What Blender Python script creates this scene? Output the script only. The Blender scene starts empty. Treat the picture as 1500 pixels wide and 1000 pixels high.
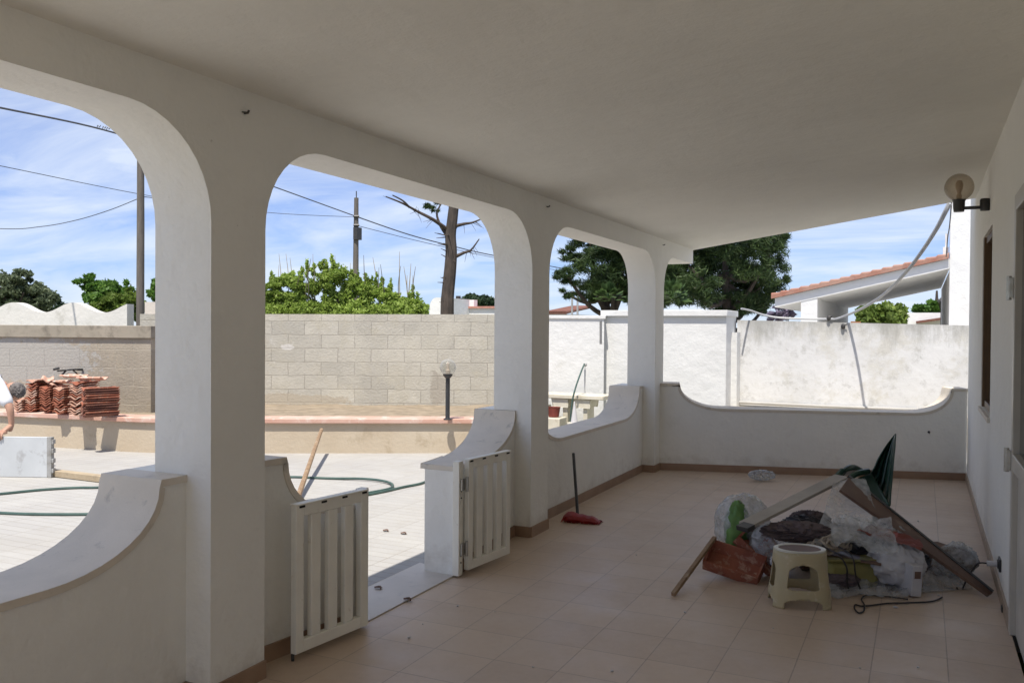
import bpy, math, random
import numpy as np
from math import sin, cos, pi, radians as R
from mathutils import Vector as V, Matrix, noise
from mathutils.geometry import tessellate_polygon

random.seed(7); rng = np.random.default_rng(7)
S = bpy.context.scene
COL = S.collection

# ------------------------------------------------------------------ camera model (also used to measure the place)
F, YAW, PIT, ROL, H = 1281.4, 0.439, -0.0149, 0.0071, 1.5
fw = V((-sin(YAW)*cos(PIT), cos(YAW)*cos(PIT), sin(PIT)))
r0 = V((cos(YAW), sin(YAW), 0)); u0 = r0.cross(fw)
cr = r0*cos(ROL)+u0*sin(ROL); cu = -r0*sin(ROL)+u0*cos(ROL)
EYE = V((0, 0, H))
def ray(x, y): return fw+cr*((x-750)/F)-cu*((y-500)/F)
def at(x, y, d): return EYE+ray(x, y)*d                       # at axis distance d
def G(x, y, z=0.0): d = ray(x, y); return EYE+d*((z-H)/d.z)   # on a level z
def PX(x, y, X): d = ray(x, y); return EYE+d*(X/d.x)
def PY(x, y, Y): d = ray(x, y); return EYE+d*(Y/d.y)

cd = bpy.data.cameras.new('camera'); cam = bpy.data.objects.new('camera', cd); COL.objects.link(cam)
cd.sensor_width = 36; cd.sensor_fit = 'HORIZONTAL'; cd.lens = F/1500*36; cd.clip_end = 3000; cd.clip_start = 0.05
M3 = Matrix((cr, cu, -fw)).transposed()
cam.matrix_world = Matrix.Translation(EYE) @ M3.to_4x4()
S.camera = cam

# ------------------------------------------------------------------ materials
def newmat(name):
    m = bpy.data.materials.new(name); m.use_nodes = True
    nt = m.node_tree; b = nt.nodes['Principled BSDF']
    return m, nt, b
def N(nt, t, **k):
    n = nt.nodes.new(t)
    for a, v in k.items():
        if hasattr(n, a): setattr(n, a, v)
    return n
def c4(c): return (c[0], c[1], c[2], 1)
def mixc(nt, fac, a, b, mode='MIX'):
    m = nt.nodes.new('ShaderNodeMix'); m.data_type = 'RGBA'; m.blend_type = mode
    for sock, v in ((m.inputs[0], fac), (m.inputs[6], a), (m.inputs[7], b)):
        if isinstance(v, (int, float)): sock.default_value = v
        elif isinstance(v, tuple): sock.default_value = c4(v)
        else: nt.links.new(v, sock)
    return m.outputs[2]
def ramp(nt, src, p0, p1, v0=0., v1=1.):
    m = nt.nodes.new('ShaderNodeMapRange'); m.inputs[1].default_value = p0; m.inputs[2].default_value = p1
    m.inputs[3].default_value = v0; m.inputs[4].default_value = v1; nt.links.new(src, m.inputs[0]); return m.outputs[0]
def pos(nt, kind='world', scale=(1, 1, 1), rot=0.0, loc=(0, 0, 0)):
    if kind == 'world': s = nt.nodes.new('ShaderNodeNewGeometry').outputs['Position']
    else: s = nt.nodes.new('ShaderNodeTexCoord').outputs['Object']
    mp = nt.nodes.new('ShaderNodeMapping'); nt.links.new(s, mp.inputs[0])
    mp.inputs['Scale'].default_value = scale; mp.inputs['Rotation'].default_value = (0, 0, rot); mp.inputs['Location'].default_value = loc
    return mp.outputs[0]
def nz(nt, vec, scale, detail=5, rough=.55, dist=0):
    n = nt.nodes.new('ShaderNodeTexNoise'); nt.links.new(vec, n.inputs['Vector'])
    n.inputs['Scale'].default_value = scale; n.inputs['Detail'].default_value = detail; n.inputs['Roughness'].default_value = rough
    n.inputs['Distortion'].default_value = dist
    return n.outputs[0]
def bump(nt, b, h, strength=.3, dist=.01):
    n = nt.nodes.new('ShaderNodeBump'); n.inputs['Strength'].default_value = strength; n.inputs['Distance'].default_value = dist
    nt.links.new(h, n.inputs['Height']); nt.links.new(n.outputs[0], b.inputs['Normal'])
def mat(name, col, rough=.6, col2=None, scale=4, kind='world', lo=.35, hi=.65, bs=.0, bscale=60, metal=0, spec=.5, stretch=(1, 1, 1), dirt=None):
    m, nt, b = newmat(name)
    b.inputs['Roughness'].default_value = rough; b.inputs['Metallic'].default_value = metal
    b.inputs['Specular IOR Level'].default_value = spec
    col2 = col2 or tuple(c*.82 for c in col)
    p = pos(nt, kind, stretch)
    c = mixc(nt, ramp(nt, nz(nt, p, scale), lo, hi), col, col2)
    if dirt:
        dc, dsc, dl, dh = dirt
        c = mixc(nt, ramp(nt, nz(nt, p, dsc, 8, .65, .3), dl, dh), c, dc)
    nt.links.new(c, b.inputs['Base Color'])
    if bs: bump(nt, b, nz(nt, p, bscale, 4), bs, .004)
    return m

MT = {}
def plaster(name, col, fine=45, dirt=None, rough=.85, wear=0.0):
    m, nt, b = newmat(name); b.inputs['Roughness'].default_value = rough; b.inputs['Specular IOR Level'].default_value = .25
    p = pos(nt)
    c = mixc(nt, ramp(nt, nz(nt, p, .9, 5), .35, .7), col, tuple(x*.93 for x in col))
    c = mixc(nt, ramp(nt, nz(nt, p, 7, 6, .6), .55, .8, 0, .35), c, tuple(x*.86 for x in col))
    c = mixc(nt, ramp(nt, nz(nt, pos(nt, 'world', (1, .35, 1)), 16, 7, .7), .5, .8, 0, .3), c, tuple(x*.88 for x in col))
    if wear:
        # scuffs, spots and a dirty band low down on the walls
        c = mixc(nt, ramp(nt, nz(nt, p, 2.3, 10, .74, .5), .60, .78, 0, wear), c, (col[0]*.72, col[1]*.68, col[2]*.62))
        c = mixc(nt, ramp(nt, nz(nt, p, 38, 4, .6), .72, .77, 0, wear), c, (.35, .32, .28))
        sp_z = nt.nodes.new('ShaderNodeSeparateXYZ'); nt.links.new(p, sp_z.inputs[0])
        ad = nt.nodes.new('ShaderNodeMath'); ad.operation = 'ADD'; nt.links.new(sp_z.outputs[2], ad.inputs[0])
        nt.links.new(ramp(nt, nz(nt, p, 6, 8, .7), .3, .7, .0, .28), ad.inputs[1])
        c = mixc(nt, ramp(nt, ad.outputs[0], .30, .10, 0, wear*1.1), c, (.46, .41, .34))
    if dirt:
        dc, dsc, dl, dh = dirt
        c = mixc(nt, ramp(nt, nz(nt, p, dsc, 9, .68, .4), dl, dh), c, dc)
    nt.links.new(c, b.inputs['Base Color'])
    a = nt.nodes.new('ShaderNodeMath'); a.operation = 'ADD'
    nt.links.new(nz(nt, p, fine, 5), a.inputs[0])
    k = nt.nodes.new('ShaderNodeMath'); k.operation = 'MULTIPLY'; nt.links.new(nz(nt, p, 3.2, 4, .6), k.inputs[0]); k.inputs[1].default_value = 9
    nt.links.new(k.outputs[0], a.inputs[1])
    bump(nt, b, a.outputs[0], .45, .005)
    return m
WHITE = plaster('white_plaster', (.835, .82, .765), wear=.42)
CEIL = plaster('ceiling_plaster', (.835, .815, .74), 80, wear=.22)
WHITE_OUT = plaster('white_wall_paint', (.70, .70, .69), 40, ((.55, .54, .5), 2.2, .62, .8))

def streaks(name):
    m, nt, b = newmat(name); b.inputs['Roughness'].default_value = .9
    p = pos(nt)
    c = mixc(nt, ramp(nt, nz(nt, p, 1.3, 6, .6), .4, .65), (.67, .67, .67), (.60, .60, .60))
    c = mixc(nt, ramp(nt, nz(nt, p, 1.9, 11, .76, .15), .51, .62, 0, .85), c, (.55, .535, .49))
    c = mixc(nt, ramp(nt, nz(nt, p, 4.5, 11, .8, .1), .52, .66, 0, .75), c, (.40, .395, .375))
    c = mixc(nt, ramp(nt, nz(nt, p, 24, 6, .7), .66, .72, 0, .6), c, (.30, .29, .26))
    sp = nt.nodes.new('ShaderNodeSeparateXYZ'); nt.links.new(p, sp.inputs[0])
    ad = nt.nodes.new('ShaderNodeMath'); ad.operation = 'ADD'; nt.links.new(sp.outputs[2], ad.inputs[0])
    q = pos(nt, 'world', (1, 1, .25)); nt.links.new(ramp(nt, nz(nt, q, 5, 10, .75), .3, .7, -.3, .2), ad.inputs[1])
    c = mixc(nt, ramp(nt, ad.outputs[0], 1.30, 1.62, 0, .85), c, (.33, .325, .30))
    nt.links.new(c, b.inputs['Base Color'])
    bump(nt, b, nz(nt, p, 12, 8), .5, .01)
    return m
OLDWALL = streaks('weathered_white_paint')

def blocks(name, c1, c2, mortar, w, h, patch=None, off=.5, msize=.006, plasterpatch=False):
    m, nt, b = newmat(name); b.inputs['Roughness'].default_value = .92; b.inputs['Specular IOR Level'].default_value = .2
    t = nt.nodes.new('ShaderNodeTexCoord').outputs['Object']
    sp = nt.nodes.new('ShaderNodeSeparateXYZ'); nt.links.new(t, sp.inputs[0])
    cb = nt.nodes.new('ShaderNodeCombineXYZ'); nt.links.new(sp.outputs[0], cb.inputs[0]); nt.links.new(sp.outputs[2], cb.inputs[1])
    wob = nt.nodes.new('ShaderNodeVectorMath'); wob.operation = 'ADD'; nt.links.new(cb.outputs[0], wob.inputs[0])
    wn = N(nt, 'ShaderNodeTexNoise'); nt.links.new(t, wn.inputs['Vector']); wn.inputs['Scale'].default_value = 6
    sc = nt.nodes.new('ShaderNodeVectorMath'); sc.operation = 'SCALE'; nt.links.new(wn.outputs['Color'], sc.inputs[0]); sc.inputs['Scale'].default_value = .035
    nt.links.new(sc.outputs[0], wob.inputs[1])
    br = nt.nodes.new('ShaderNodeTexBrick'); nt.links.new(wob.outputs[0], br.inputs['Vector']); br.offset = off
    br.inputs['Scale'].default_value = 1; br.inputs['Brick Width'].default_value = w; br.inputs['Row Height'].default_value = h
    br.inputs['Mortar Size'].default_value = msize; br.inputs['Mortar Smooth'].default_value = .5
    br.inputs['Color1'].default_value = c4(c1); br.inputs['Color2'].default_value = c4(c2); br.inputs['Mortar'].default_value = c4(mortar)
    c = br.outputs['Color']
    nn = nz(nt, t, 5, 9, .7)
    c = mixc(nt, ramp(nt, nn, .42, .72, 0, .6), c, tuple(x*.70 for x in c1))
    c = mixc(nt, ramp(nt, nz(nt, t, 2.2, 9, .7), .5, .62, 0, .55), c, (c1[0]*.82, c1[1]*.80, c1[2]*.74))
    c = mixc(nt, ramp(nt, nz(nt, t, 1.1, 7, .6, .5), .5, .7, 0, .5), c, (c1[0]*1.12, c1[1]*1.12, c1[2]*1.1))
    # smears of white mortar dragged over the joints
    c = mixc(nt, ramp(nt, nz(nt, t, 4.3, 11, .8, .2), .58, .66, 0, .55), c, (.58, .565, .52))
    if patch:
        for (px, pz, rx, rz, pc) in patch:
            mp = nt.nodes.new('ShaderNodeMapping'); nt.links.new(wob.outputs[0], mp.inputs[0])
            mp.inputs['Location'].default_value = (-px/rx, -pz/rz, 0); mp.inputs['Scale'].default_value = (1/rx, 1/rz, 1)
            ln = nt.nodes.new('ShaderNodeVectorMath'); ln.operation = 'LENGTH'; nt.links.new(mp.outputs[0], ln.inputs[0])
            a = nt.nodes.new('ShaderNodeMath'); a.operation = 'ADD'; nt.links.new(ln.outputs['Value'], a.inputs[0])
            nt.links.new(ramp(nt, nz(nt, t, 6.5, 10, .75), .2, .8, -.75, .75), a.inputs[1])
            c = mixc(nt, ramp(nt, a.outputs[0], 1.0, .9), c, pc)
    nt.links.new(c, b.inputs['Base Color'])
    hh = nt.nodes.new('ShaderNodeMath'); hh.operation = 'SUBTRACT'; nt.links.new(nz(nt, t, 30, 6), hh.inputs[0]); nt.links.new(br.outputs['Fac'], hh.inputs[1])
    bump(nt, b, hh.outputs[0], .6, .012)
    return m
BLOCKS = blocks('tufa_blocks', (.50, .475, .41), (.40, .38, .33), (.35, .325, .28), .49, .2,
    patch=[(2.2, 1.22, .10, .05, (.55, .53, .49)), (4.42, .62, .14, .26, (.36, .33, .28)), (2.0, .44, 1.2, .10, (.42, .375, .30))])
BLOCKS_L = blocks('plastered_tufa_blocks', (.38, .335, .27), (.30, .265, .215), (.44, .40, .33), .5, .24,
    patch=[(2.0, 1.05, 1.0, .33, (.36, .345, .315)), (.45, .7, .35, .6, (.45, .38, .3))])

def floor_mat():
    m, nt, b = newmat('veranda_tiles')
    p = pos(nt, 'world', (1, 1, 1), 0, (.81, -4.16+.31*30, 0))
    br = nt.nodes.new('ShaderNodeTexBrick'); nt.links.new(p, br.inputs['Vector']); br.offset = 0
    br.inputs['Scale'].default_value = 1; br.inputs['Brick Width'].default_value = .31; br.inputs['Row Height'].default_value = .31
    br.inputs['Mortar Size'].default_value = .0030; br.inputs['Mortar Smooth'].default_value = .3; br.inputs['Bias'].default_value = 0
    br.inputs['Color1'].default_value = (.555, .43, .32, 1); br.inputs['Color2'].default_value = (.49, .375, .28, 1); br.inputs['Mortar'].default_value = (.33, .255, .195, 1)
    c = br.outputs['Color']
    c = mixc(nt, ramp(nt, nz(nt, p, 26, 8, .7), .4, .75, 0, .3), c, (.64, .51, .40))
    c = mixc(nt, ramp(nt, nz(nt, p, 3.1, 11, .78, .3), .52, .72, 0, .45), c, (.44, .335, .25))
    c = mixc(nt, ramp(nt, nz(nt, p, 1.1, 8, .65, .6), .45, .75, 0, .3), c, (.60, .53, .45))
    c = mixc(nt, ramp(nt, nz(nt, p, 90, 3, .6), .68, .75, 0, .5), c, (.3, .23, .18))
    nt.links.new(c, b.inputs['Base Color'])
    nt.links.new(ramp(nt, nz(nt, p, 4, 7, .7), .3, .7, .30, .55), b.inputs['Roughness'])
    b.inputs['Specular IOR Level'].default_value = .42
    hh = nt.nodes.new('ShaderNodeMath'); hh.operation = 'MULTIPLY'; hh.inputs[1].default_value = -1; nt.links.new(br.outputs['Fac'], hh.inputs[0])
    bump(nt, b, hh.outputs[0], .4, .003)
    return m
def paving_mat():
    m, nt, b = newmat('courtyard_paving'); b.inputs['Roughness'].default_value = .8; b.inputs['Specular IOR Level'].default_value = .3
    p = pos(nt)
    br = nt.nodes.new('ShaderNodeTexBrick'); nt.links.new(p, br.inputs['Vector']); br.offset = .0
    br.inputs['Scale'].default_value = 1; br.inputs['Brick Width'].default_value = .4; br.inputs['Row Height'].default_value = .1
    br.inputs['Mortar Size'].default_value = .005; br.inputs['Mortar Smooth'].default_value = .6
    br.inputs['Color1'].default_value = (.38, .37, .35, 1); br.inputs['Color2'].default_value = (.35, .34, .325, 1); br.inputs['Mortar'].default_value = (.29, .27, .24, 1)
    c = br.outputs['Color']
    c = mixc(nt, ramp(nt, nz(nt, p, 1.2, 8, .65, .5), .45, .7, 0, .6), c, (.42, .41, .385))
    c = mixc(nt, ramp(nt, nz(nt, p, 5, 10, .75, .5), .52, .72, 0, .5), c, (.31, .285, .245))
    c = mixc(nt, ramp(nt, nz(nt, p, .8, 9, .7, .4), .5, .68, 0, .4), c, (.33, .31, .275))
    c = mixc(nt, ramp(nt, nz(nt, p, 60, 3, .6), .66, .72, 0, .5), c, (.33, .29, .24))
    nt.links.new(c, b.inputs['Base Color'])
    hh = nt.nodes.new('ShaderNodeMath'); hh.operation = 'SUBTRACT'; nt.links.new(nz(nt, p, 40, 5), hh.inputs[0]); nt.links.new(br.outputs['Fac'], hh.inputs[1])
    bump(nt, b, hh.outputs[0], .5, .006)
    return m
FLOOR = floor_mat(); PAVE = paving_mat()
GROUND = mat('dry_ground', (.26, .23, .16), .95, (.14, .17, .07), .3)
SOIL = mat('planter_soil', (.30, .24, .17), .95, (.2, .16, .11), 6, bs=.8, bscale=25)
COPING = mat('stone_coping', (.70, .63, .53), .6, (.63, .57, .48), 5, bs=.25, dirt=((.36, .33, .29), 9, .58, .75))
MARBLE = mat('marble_sill', (.58, .53, .47), .45, (.50, .46, .41), 3, dirt=((.4, .38, .36), 12, .6, .75))
SKIRT = mat('brown_skirting_tile', (.33, .215, .14), .5, (.27, .17, .11), 6)
CREAM = mat('cream_render', (.50, .43, .33), .95, (.45, .37, .27), 1.5, bs=1.0, bscale=28, dirt=((.38, .31, .22), 4, .56, .72))
PINKCAP = mat('pink_concrete_cap', (.50, .29, .22), .8, (.56, .38, .31), 2.2, bs=.4, dirt=((.62, .52, .46), 5, .52, .66))
TERRA = mat('terracotta', (.36, .125, .07), .85, (.27, .09, .055), 9, 'obj', bs=.4, bscale=50, dirt=((.55, .36, .26), 14, .52, .68))
TERRA_PALE = mat('pale_terracotta', (.55, .33, .24), .85, (.47, .24, .16), 8, 'obj', bs=.4, bscale=50, dirt=((.66, .55, .47), 12, .48, .62))
TERRA_DK = mat('brown_terracotta', (.20, .085, .055), .85, (.15, .06, .045), 9, 'obj', bs=.4, bscale=50)
GATE = mat('cream_gate_paint', (.84, .815, .72), .36, (.78, .75, .66), 6, dirt=((.60, .53, .42), 14, .62, .78))
DARK = mat('dark_metal', (.03, .03, .032), .5, (.05, .045, .04), 12)
BLACKPL = mat('black_plastic', (.022, .022, .024), .4, (.035, .035, .035), 10)
STEEL = mat('zinc_hinge', (.5, .5, .48), .35, (.4, .38, .34), 30, metal=.8)
HOLE = mat('screw_hole', (.02, .018, .015), .9)
HOSE = mat('green_hose', (.055, .10, .085), .5, (.04, .075, .065), 10)
CONDUIT = mat('grey_conduit', (.36, .37, .39), .5, (.46, .46, .45), 5)
WOODDK = mat('dark_window_wood', (.16, .095, .045), .5, (.12, .07, .035), 12, stretch=(6, 6, .4))
WOOD = mat('old_wood', (.30, .20, .115), .75, (.22, .14, .08), 14, 'obj', stretch=(1, 1, 1), dirt=((.42, .33, .23), 20, .55, .7))
PLANK = mat('pale_plank', (.42, .34, .23), .8, (.33, .26, .17), 8, dirt=((.25, .2, .14), 10, .55, .7))
BOARDB = mat('brown_laminate', (.15, .085, .055), .45, (.11, .06, .04), 5, dirt=((.28, .2, .15), 4, .58, .75))
BOARDW = mat('pale_board', (.42, .38, .32), .6, (.34, .30, .25), 5)
STOOLP = mat('beige_plastic', (.47, .385, .22), .42, (.44, .385, .24), 5, dirt=((.62, .56, .42), 11, .55, .7))
REDPL = mat('red_plastic', (.30, .012, .010), .5, (.2, .008, .008), 12)
GREENPL = mat('dark_green_plastic', (.012, .045, .03), .35, (.02, .06, .04), 9)
YELLOW = mat('yellow_plastic', (.30, .27, .08), .6, (.22, .20, .07), 6)
BAGDK = mat('dark_bag_and_shade', (.018, .022, .03), .45, (.035, .03, .04), 9)
BAGPUR = mat('dusty_purple_cloth', (.10, .075, .08), .9, (.14, .11, .11), 9)
REDBAG = mat('red_brown_cloth', (.22, .045, .03), .7, (.15, .03, .02), 9, dirt=((.4, .12, .12), 11, .6, .66))
PAPER = mat('white_packaging', (.55, .54, .54), .5, (.46, .45, .47), 6)
CARD = mat('cardboard', (.17, .105, .075), .9, (.13, .08, .06), 6)
GREENBAG = mat('bright_green_bag', (.15, .30, .08), .6, (.09, .20, .05), 5)
ROPE = mat('beige_rope', (.46, .40, .32), .9, (.36, .30, .24), 30)
CABLE = mat('dark_cable', (.03, .025, .025), .5)
GALV = mat('grey_formwork', (.52, .54, .55), .5, (.45, .47, .48), 2.5, dirt=((.33, .33, .33), 7, .58, .7))
POLE = mat('weathered_pole', (.15, .13, .11), .85, (.10, .088, .075), 5, stretch=(4, 4, .5))
BARK = mat('pine_bark', (.085, .065, .052), .95, (.045, .036, .03), 7, bs=.9, bscale=14, stretch=(1, 1, .4))
SKIN = mat('skin', (.45, .26, .18), .5, (.40, .22, .15), 10)
SHIRT = mat('white_cotton', (.72, .73, .74), .9, (.66, .67, .69), 5)
TROUS = mat('blue_cloth', (.07, .09, .14), .9, (.09, .11, .16), 8)
HAIR = mat('grey_hair', (.17, .155, .145), .9, (.09, .08, .078), 24, bs=1, bscale=80)
SHOE = mat('brown_leather', (.08, .05, .035), .5)
EYEW = mat('eye', (.5, .5, .5), .2)
FARW = plaster('far_house_white', (.78, .77, .75))
SINK = mat('cream_stone_sink', (.62, .58, .48), .6, (.54, .50, .40), 6, dirt=((.4, .35, .26), 9, .55, .7))
BLUE = mat('dark_blue_plastic', (.03, .05, .09), .4, (.02, .035, .06), 8)

def glassy(name, tint, alpha, rough=.1, milky=(.8, .8, .8), mk=.5):
    """thin clear or milky plastic / glass sheet"""
    m, nt, b = newmat(name); out = nt.nodes['Material Output']
    b.inputs['Base Color'].default_value = c4(milky); b.inputs['Roughness'].default_value = rough
    tr = nt.nodes.new('ShaderNodeBsdfTransparent'); tr.inputs[0].default_value = c4(tint)
    mx = nt.nodes.new('ShaderNodeMixShader')
    if mk:
        f = ramp(nt, nz(nt, pos(nt), 14, 6, .65), .3, .7, max(0, alpha-.22), min(1, alpha+.22)); nt.links.new(f, mx.inputs[0])
    else: mx.inputs[0].default_value = alpha
    nt.links.new(tr.outputs[0], mx.inputs[1]); nt.links.new(b.outputs[0], mx.inputs[2]); nt.links.new(mx.outputs[0], out.inputs[0])
    return m
SHEET = glassy('clear_plastic_sheet', (.93, .94, .95), .42, .12, (.56, .57, .58))
BAGCLR = glassy('milky_plastic_bag', (.92, .94, .94), .40, .13, (.66, .68, .70))
GLOBE = glassy('smoky_glass_globe', (.84, .79, .72), .10, .06, (.42, .37, .31), 0)
GLOBE2 = glassy('clear_glass_globe', (.8, .8, .78), .22, .06, (.6, .6, .58), 0)
PANE = mat('dark_glass', (.025, .022, .02), .06, (.03, .028, .025), 2)
def rimmed(m, lo, hi):
    nt = m.node_tree; mx = [n for n in nt.nodes if n.type == 'MIX_SHADER'][0]
    lw = nt.nodes.new('ShaderNodeLayerWeight'); lw.inputs[0].default_value = .45
    nt.links.new(ramp(nt, lw.outputs['Facing'], 0, 1, lo, hi), mx.inputs[0])
rimmed(GLOBE, .05, .6); rimmed(GLOBE2, .08, .55)
OPAL = mat('lamp_bulb', (.6, .5, .4), .4)

def leafmat(name, c1, c2, tr=.35):
    m, nt, b = newmat(name); out = nt.nodes['Material Output']
    g = nt.nodes.new('ShaderNodeNewGeometry')
    p = pos(nt)
    c = mixc(nt, g.outputs['Random Per Island'], c1, c2)
    c = mixc(nt, ramp(nt, nz(nt, p, 1.1, 4), .4, .65, 0, .6), c, tuple(x*.6 for x in c1))
    nt.links.new(c, b.inputs['Base Color']); b.inputs['Roughness'].default_value = .55; b.inputs['Specular IOR Level'].default_value = .3
    t = nt.nodes.new('ShaderNodeBsdfTranslucent'); nt.links.new(c, t.inputs[0])
    mx = nt.nodes.new('ShaderNodeMixShader'); mx.inputs[0].default_value = tr
    nt.links.new(b.outputs[0], mx.inputs[1]); nt.links.new(t.outputs[0], mx.inputs[2]); nt.links.new(mx.outputs[0], out.inputs[0])
    return m
L_BRIGHT = leafmat('fig_leaves', (.24, .36, .055), (.44, .54, .14), .45)
L_OLIVE = leafmat('olive_leaves', (.09, .12, .06), (.20, .24, .14))
L_GREEN = leafmat('green_leaves', (.08, .19, .03), (.18, .30, .06), .45)
L_YEL = leafmat('yellow_green_leaves', (.13, .20, .03), (.20, .27, .05))
L_PINE = leafmat('pine_needles', (.022, .05, .016), (.085, .13, .035), .2)
L_PINE2 = leafmat('lighter_pine_needles', (.03, .065, .018), (.09, .13, .035), .2)  # slightly lighter needle colour, for the tufts of the bare pine
L_HEDGE = leafmat('hedge_leaves', (.10, .17, .025), (.22, .28, .06))
L_DARK = leafmat('dark_leaves', (.02, .045, .02), (.05, .08, .035), .15)
L_PALM = leafmat('palm_leaves', (.05, .10, .03), (.12, .19, .06))
L_PUR = leafmat('flowering_leaves', (.14, .12, .16), (.35, .30, .42))

# ------------------------------------------------------------------ mesh building
class MB:
    def __init__(s): s.v = []; s.f = []
    def add(s, vs, fs):
        n = len(s.v); s.v += [tuple(v) for v in vs]; s.f += [tuple(n+i for i in f) for f in fs]; return s
    def box(s, a, b):
        x0, y0, z0 = a; x1, y1, z1 = b
        vs = [(x0, y0, z0), (x1, y0, z0), (x1, y1, z0), (x0, y1, z0), (x0, y0, z1), (x1, y0, z1), (x1, y1, z1), (x0, y1, z1)]
        return s.add(vs, [(0, 3, 2, 1), (4, 5, 6, 7), (0, 1, 5, 4), (1, 2, 6, 5), (2, 3, 7, 6), (3, 0, 4, 7)])
    def obox(s, c, ax, ay, az):
        """box from centre and three half-axis vectors"""
        c, ax, ay, az = V(c), V(ax), V(ay), V(az)
        vs = [c+ax*i+ay*j+az*k for k in (-1, 1) for j in (-1, 1) for i in (-1, 1)]
        return s.add(vs, [(0, 2, 3, 1), (4, 5, 7, 6), (0, 1, 5, 4), (2, 6, 7, 3), (0, 4, 6, 2), (1, 3, 7, 5)])
    def beam(s, a, b, w, t, up=(0, 0, 1)):
        a, b = V(a), V(b); d = (b-a); L = d.length; d.normalize(); up = V(up)
        sx = d.cross(up).normalized(); sz = sx.cross(d)
        return s.obox((a+b)/2, d*L/2, sx*w/2, sz*t/2)
    def prism(s, poly, fn0, fn1):
        """poly: 2D points, fn0/fn1 map a 2D point to each side"""
        n = len(poly); A = [fn0(*p) for p in poly]; B = [fn1(*p) for p in poly]
        tri = tessellate_polygon([[V((p[0], p[1], 0)) for p in poly]])
        fs = [(i, (i+1) % n, n+(i+1) % n, n+i) for i in range(n)]
        fs += [tuple(t) for t in tri]+[(t[2]+n, t[1]+n, t[0]+n) for t in tri]
        return s.add(A+B, fs)
    def tube(s, pts, r, seg=8, cap=True):
        pts = [V(p) for p in pts]; n = len(pts)
        rs = r if isinstance(r, (list, tuple)) else [r]*n
        d0 = (pts[1]-pts[0]).normalized(); up = V((0, 0, 1)) if abs(d0.z) < .9 else V((1, 0, 0))
        x = d0.cross(up).normalized(); vs = []
        for i in range(n):
            d = (pts[min(i+1, n-1)]-pts[max(i-1, 0)]).normalized()
            x = (x-d*x.dot(d)).normalized(); y = d.cross(x)
            for k in range(seg):
                a = 2*pi*k/seg; vs.append(pts[i]+(x*cos(a)+y*sin(a))*rs[i])
        fs = [(i*seg+k, i*seg+(k+1) % seg, (i+1)*seg+(k+1) % seg, (i+1)*seg+k) for i in range(n-1) for k in range(seg)]
        if cap: fs += [tuple(range(seg-1, -1, -1)), tuple((n-1)*seg+k for k in range(seg))]
        return s.add(vs, fs)
    def lathe(s, prof, c=(0, 0, 0), seg=20, sx=1, sy=1, capb=True, capt=True):
        c = V(c); vs = []
        for (r, z) in prof:
            for k in range(seg):
                a = 2*pi*k/seg; vs.append((c.x+r*cos(a)*sx, c.y+r*sin(a)*sy, c.z+z))
        n = len(prof)
        fs = [(i*seg+k, i*seg+(k+1) % seg, (i+1)*seg+(k+1) % seg, (i+1)*seg+k) for i in range(n-1) for k in range(seg)]
        if capb: fs.append(tuple(range(seg-1, -1, -1)))
        if capt: fs.append(tuple((n-1)*seg+k for k in range(seg)))
        return s.add(vs, fs)
    def sphere(s, c, r, seg=20, rings=12, fn=None):
        c = V(c); rr = r if isinstance(r, (tuple, list)) else (r, r, r); vs = []; fs = []
        for i in range(1, rings):
            t = pi*i/rings
            for k in range(seg):
                a = 2*pi*k/seg; d = V((sin(t)*cos(a), sin(t)*sin(a), cos(t)))
                q = fn(d) if fn else 1
                vs.append(c+V((d.x*rr[0], d.y*rr[1], d.z*rr[2]))*q)
        top = V((0, 0, 1)); bot = V((0, 0, -1))
        vs.append(c+V((0, 0, rr[2]))*(fn(top) if fn else 1)); vs.append(c-V((0, 0, rr[2]))*(fn(bot) if fn else 1))
        nt_, nb = len(vs)-2, len(vs)-1
        for i in range(rings-2):
            for k in range(seg): fs.append((i*seg+k, (i+1)*seg+k, (i+1)*seg+(k+1) % seg, i*seg+(k+1) % seg))
        for k in range(seg):
            fs.append((nt_, k, (k+1) % seg)); fs.append((nb, (rings-2)*seg+(k+1) % seg, (rings-2)*seg+k))
        return s.add(vs, fs)
    def grid(s, fn, nu, nv, thick=0):
        vs = [fn(i/nu, j/nv) for j in range(nv+1) for i in range(nu+1)]
        fs = [(j*(nu+1)+i, j*(nu+1)+i+1, (j+1)*(nu+1)+i+1, (j+1)*(nu+1)+i) for j in range(nv) for i in range(nu)]
        return s.add(vs, fs)
    def build(s, name, m, parent=None, smooth=35, bevel=0, solid=0, sub=0):
        me = bpy.data.meshes.new(name); me.from_pydata(s.v, [], s.f); me.materials.append(m)
        me.polygons.foreach_set('use_smooth', [True]*len(me.polygons)); me.update()
        try: me.set_sharp_from_angle(angle=R(smooth))
        except Exception: pass
        o = bpy.data.objects.new(name, me); COL.objects.link(o); adopt(o, parent)
        if solid:
            k = o.modifiers.new('solid', 'SOLIDIFY'); k.thickness = solid; k.offset = 0
        if sub:
            k = o.modifiers.new('sub', 'SUBSURF'); k.levels = k.render_levels = sub
        if bevel:
            k = o.modifiers.new('bevel', 'BEVEL'); k.width = bevel; k.segments = 2; k.limit_method = 'ANGLE'; k.angle_limit = R(40)
        return o
def adopt(o, parent):
    if parent is not None:
        o.parent = parent
        if parent.parent is None: o.matrix_parent_inverse = parent.matrix_basis.inverted()
def thing(name, label, cat, loc=(0, 0, 0), group=None):
    o = bpy.data.objects.new(name, None); COL.objects.link(o); o.location = loc; o.empty_display_size = .1
    return tag(o, label, cat, group)
def tag(o, label, cat, group=None):
    o['label'] = label; o['category'] = cat; o['kind'] = 'thing'
    if group: o['group'] = group
    return o
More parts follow.
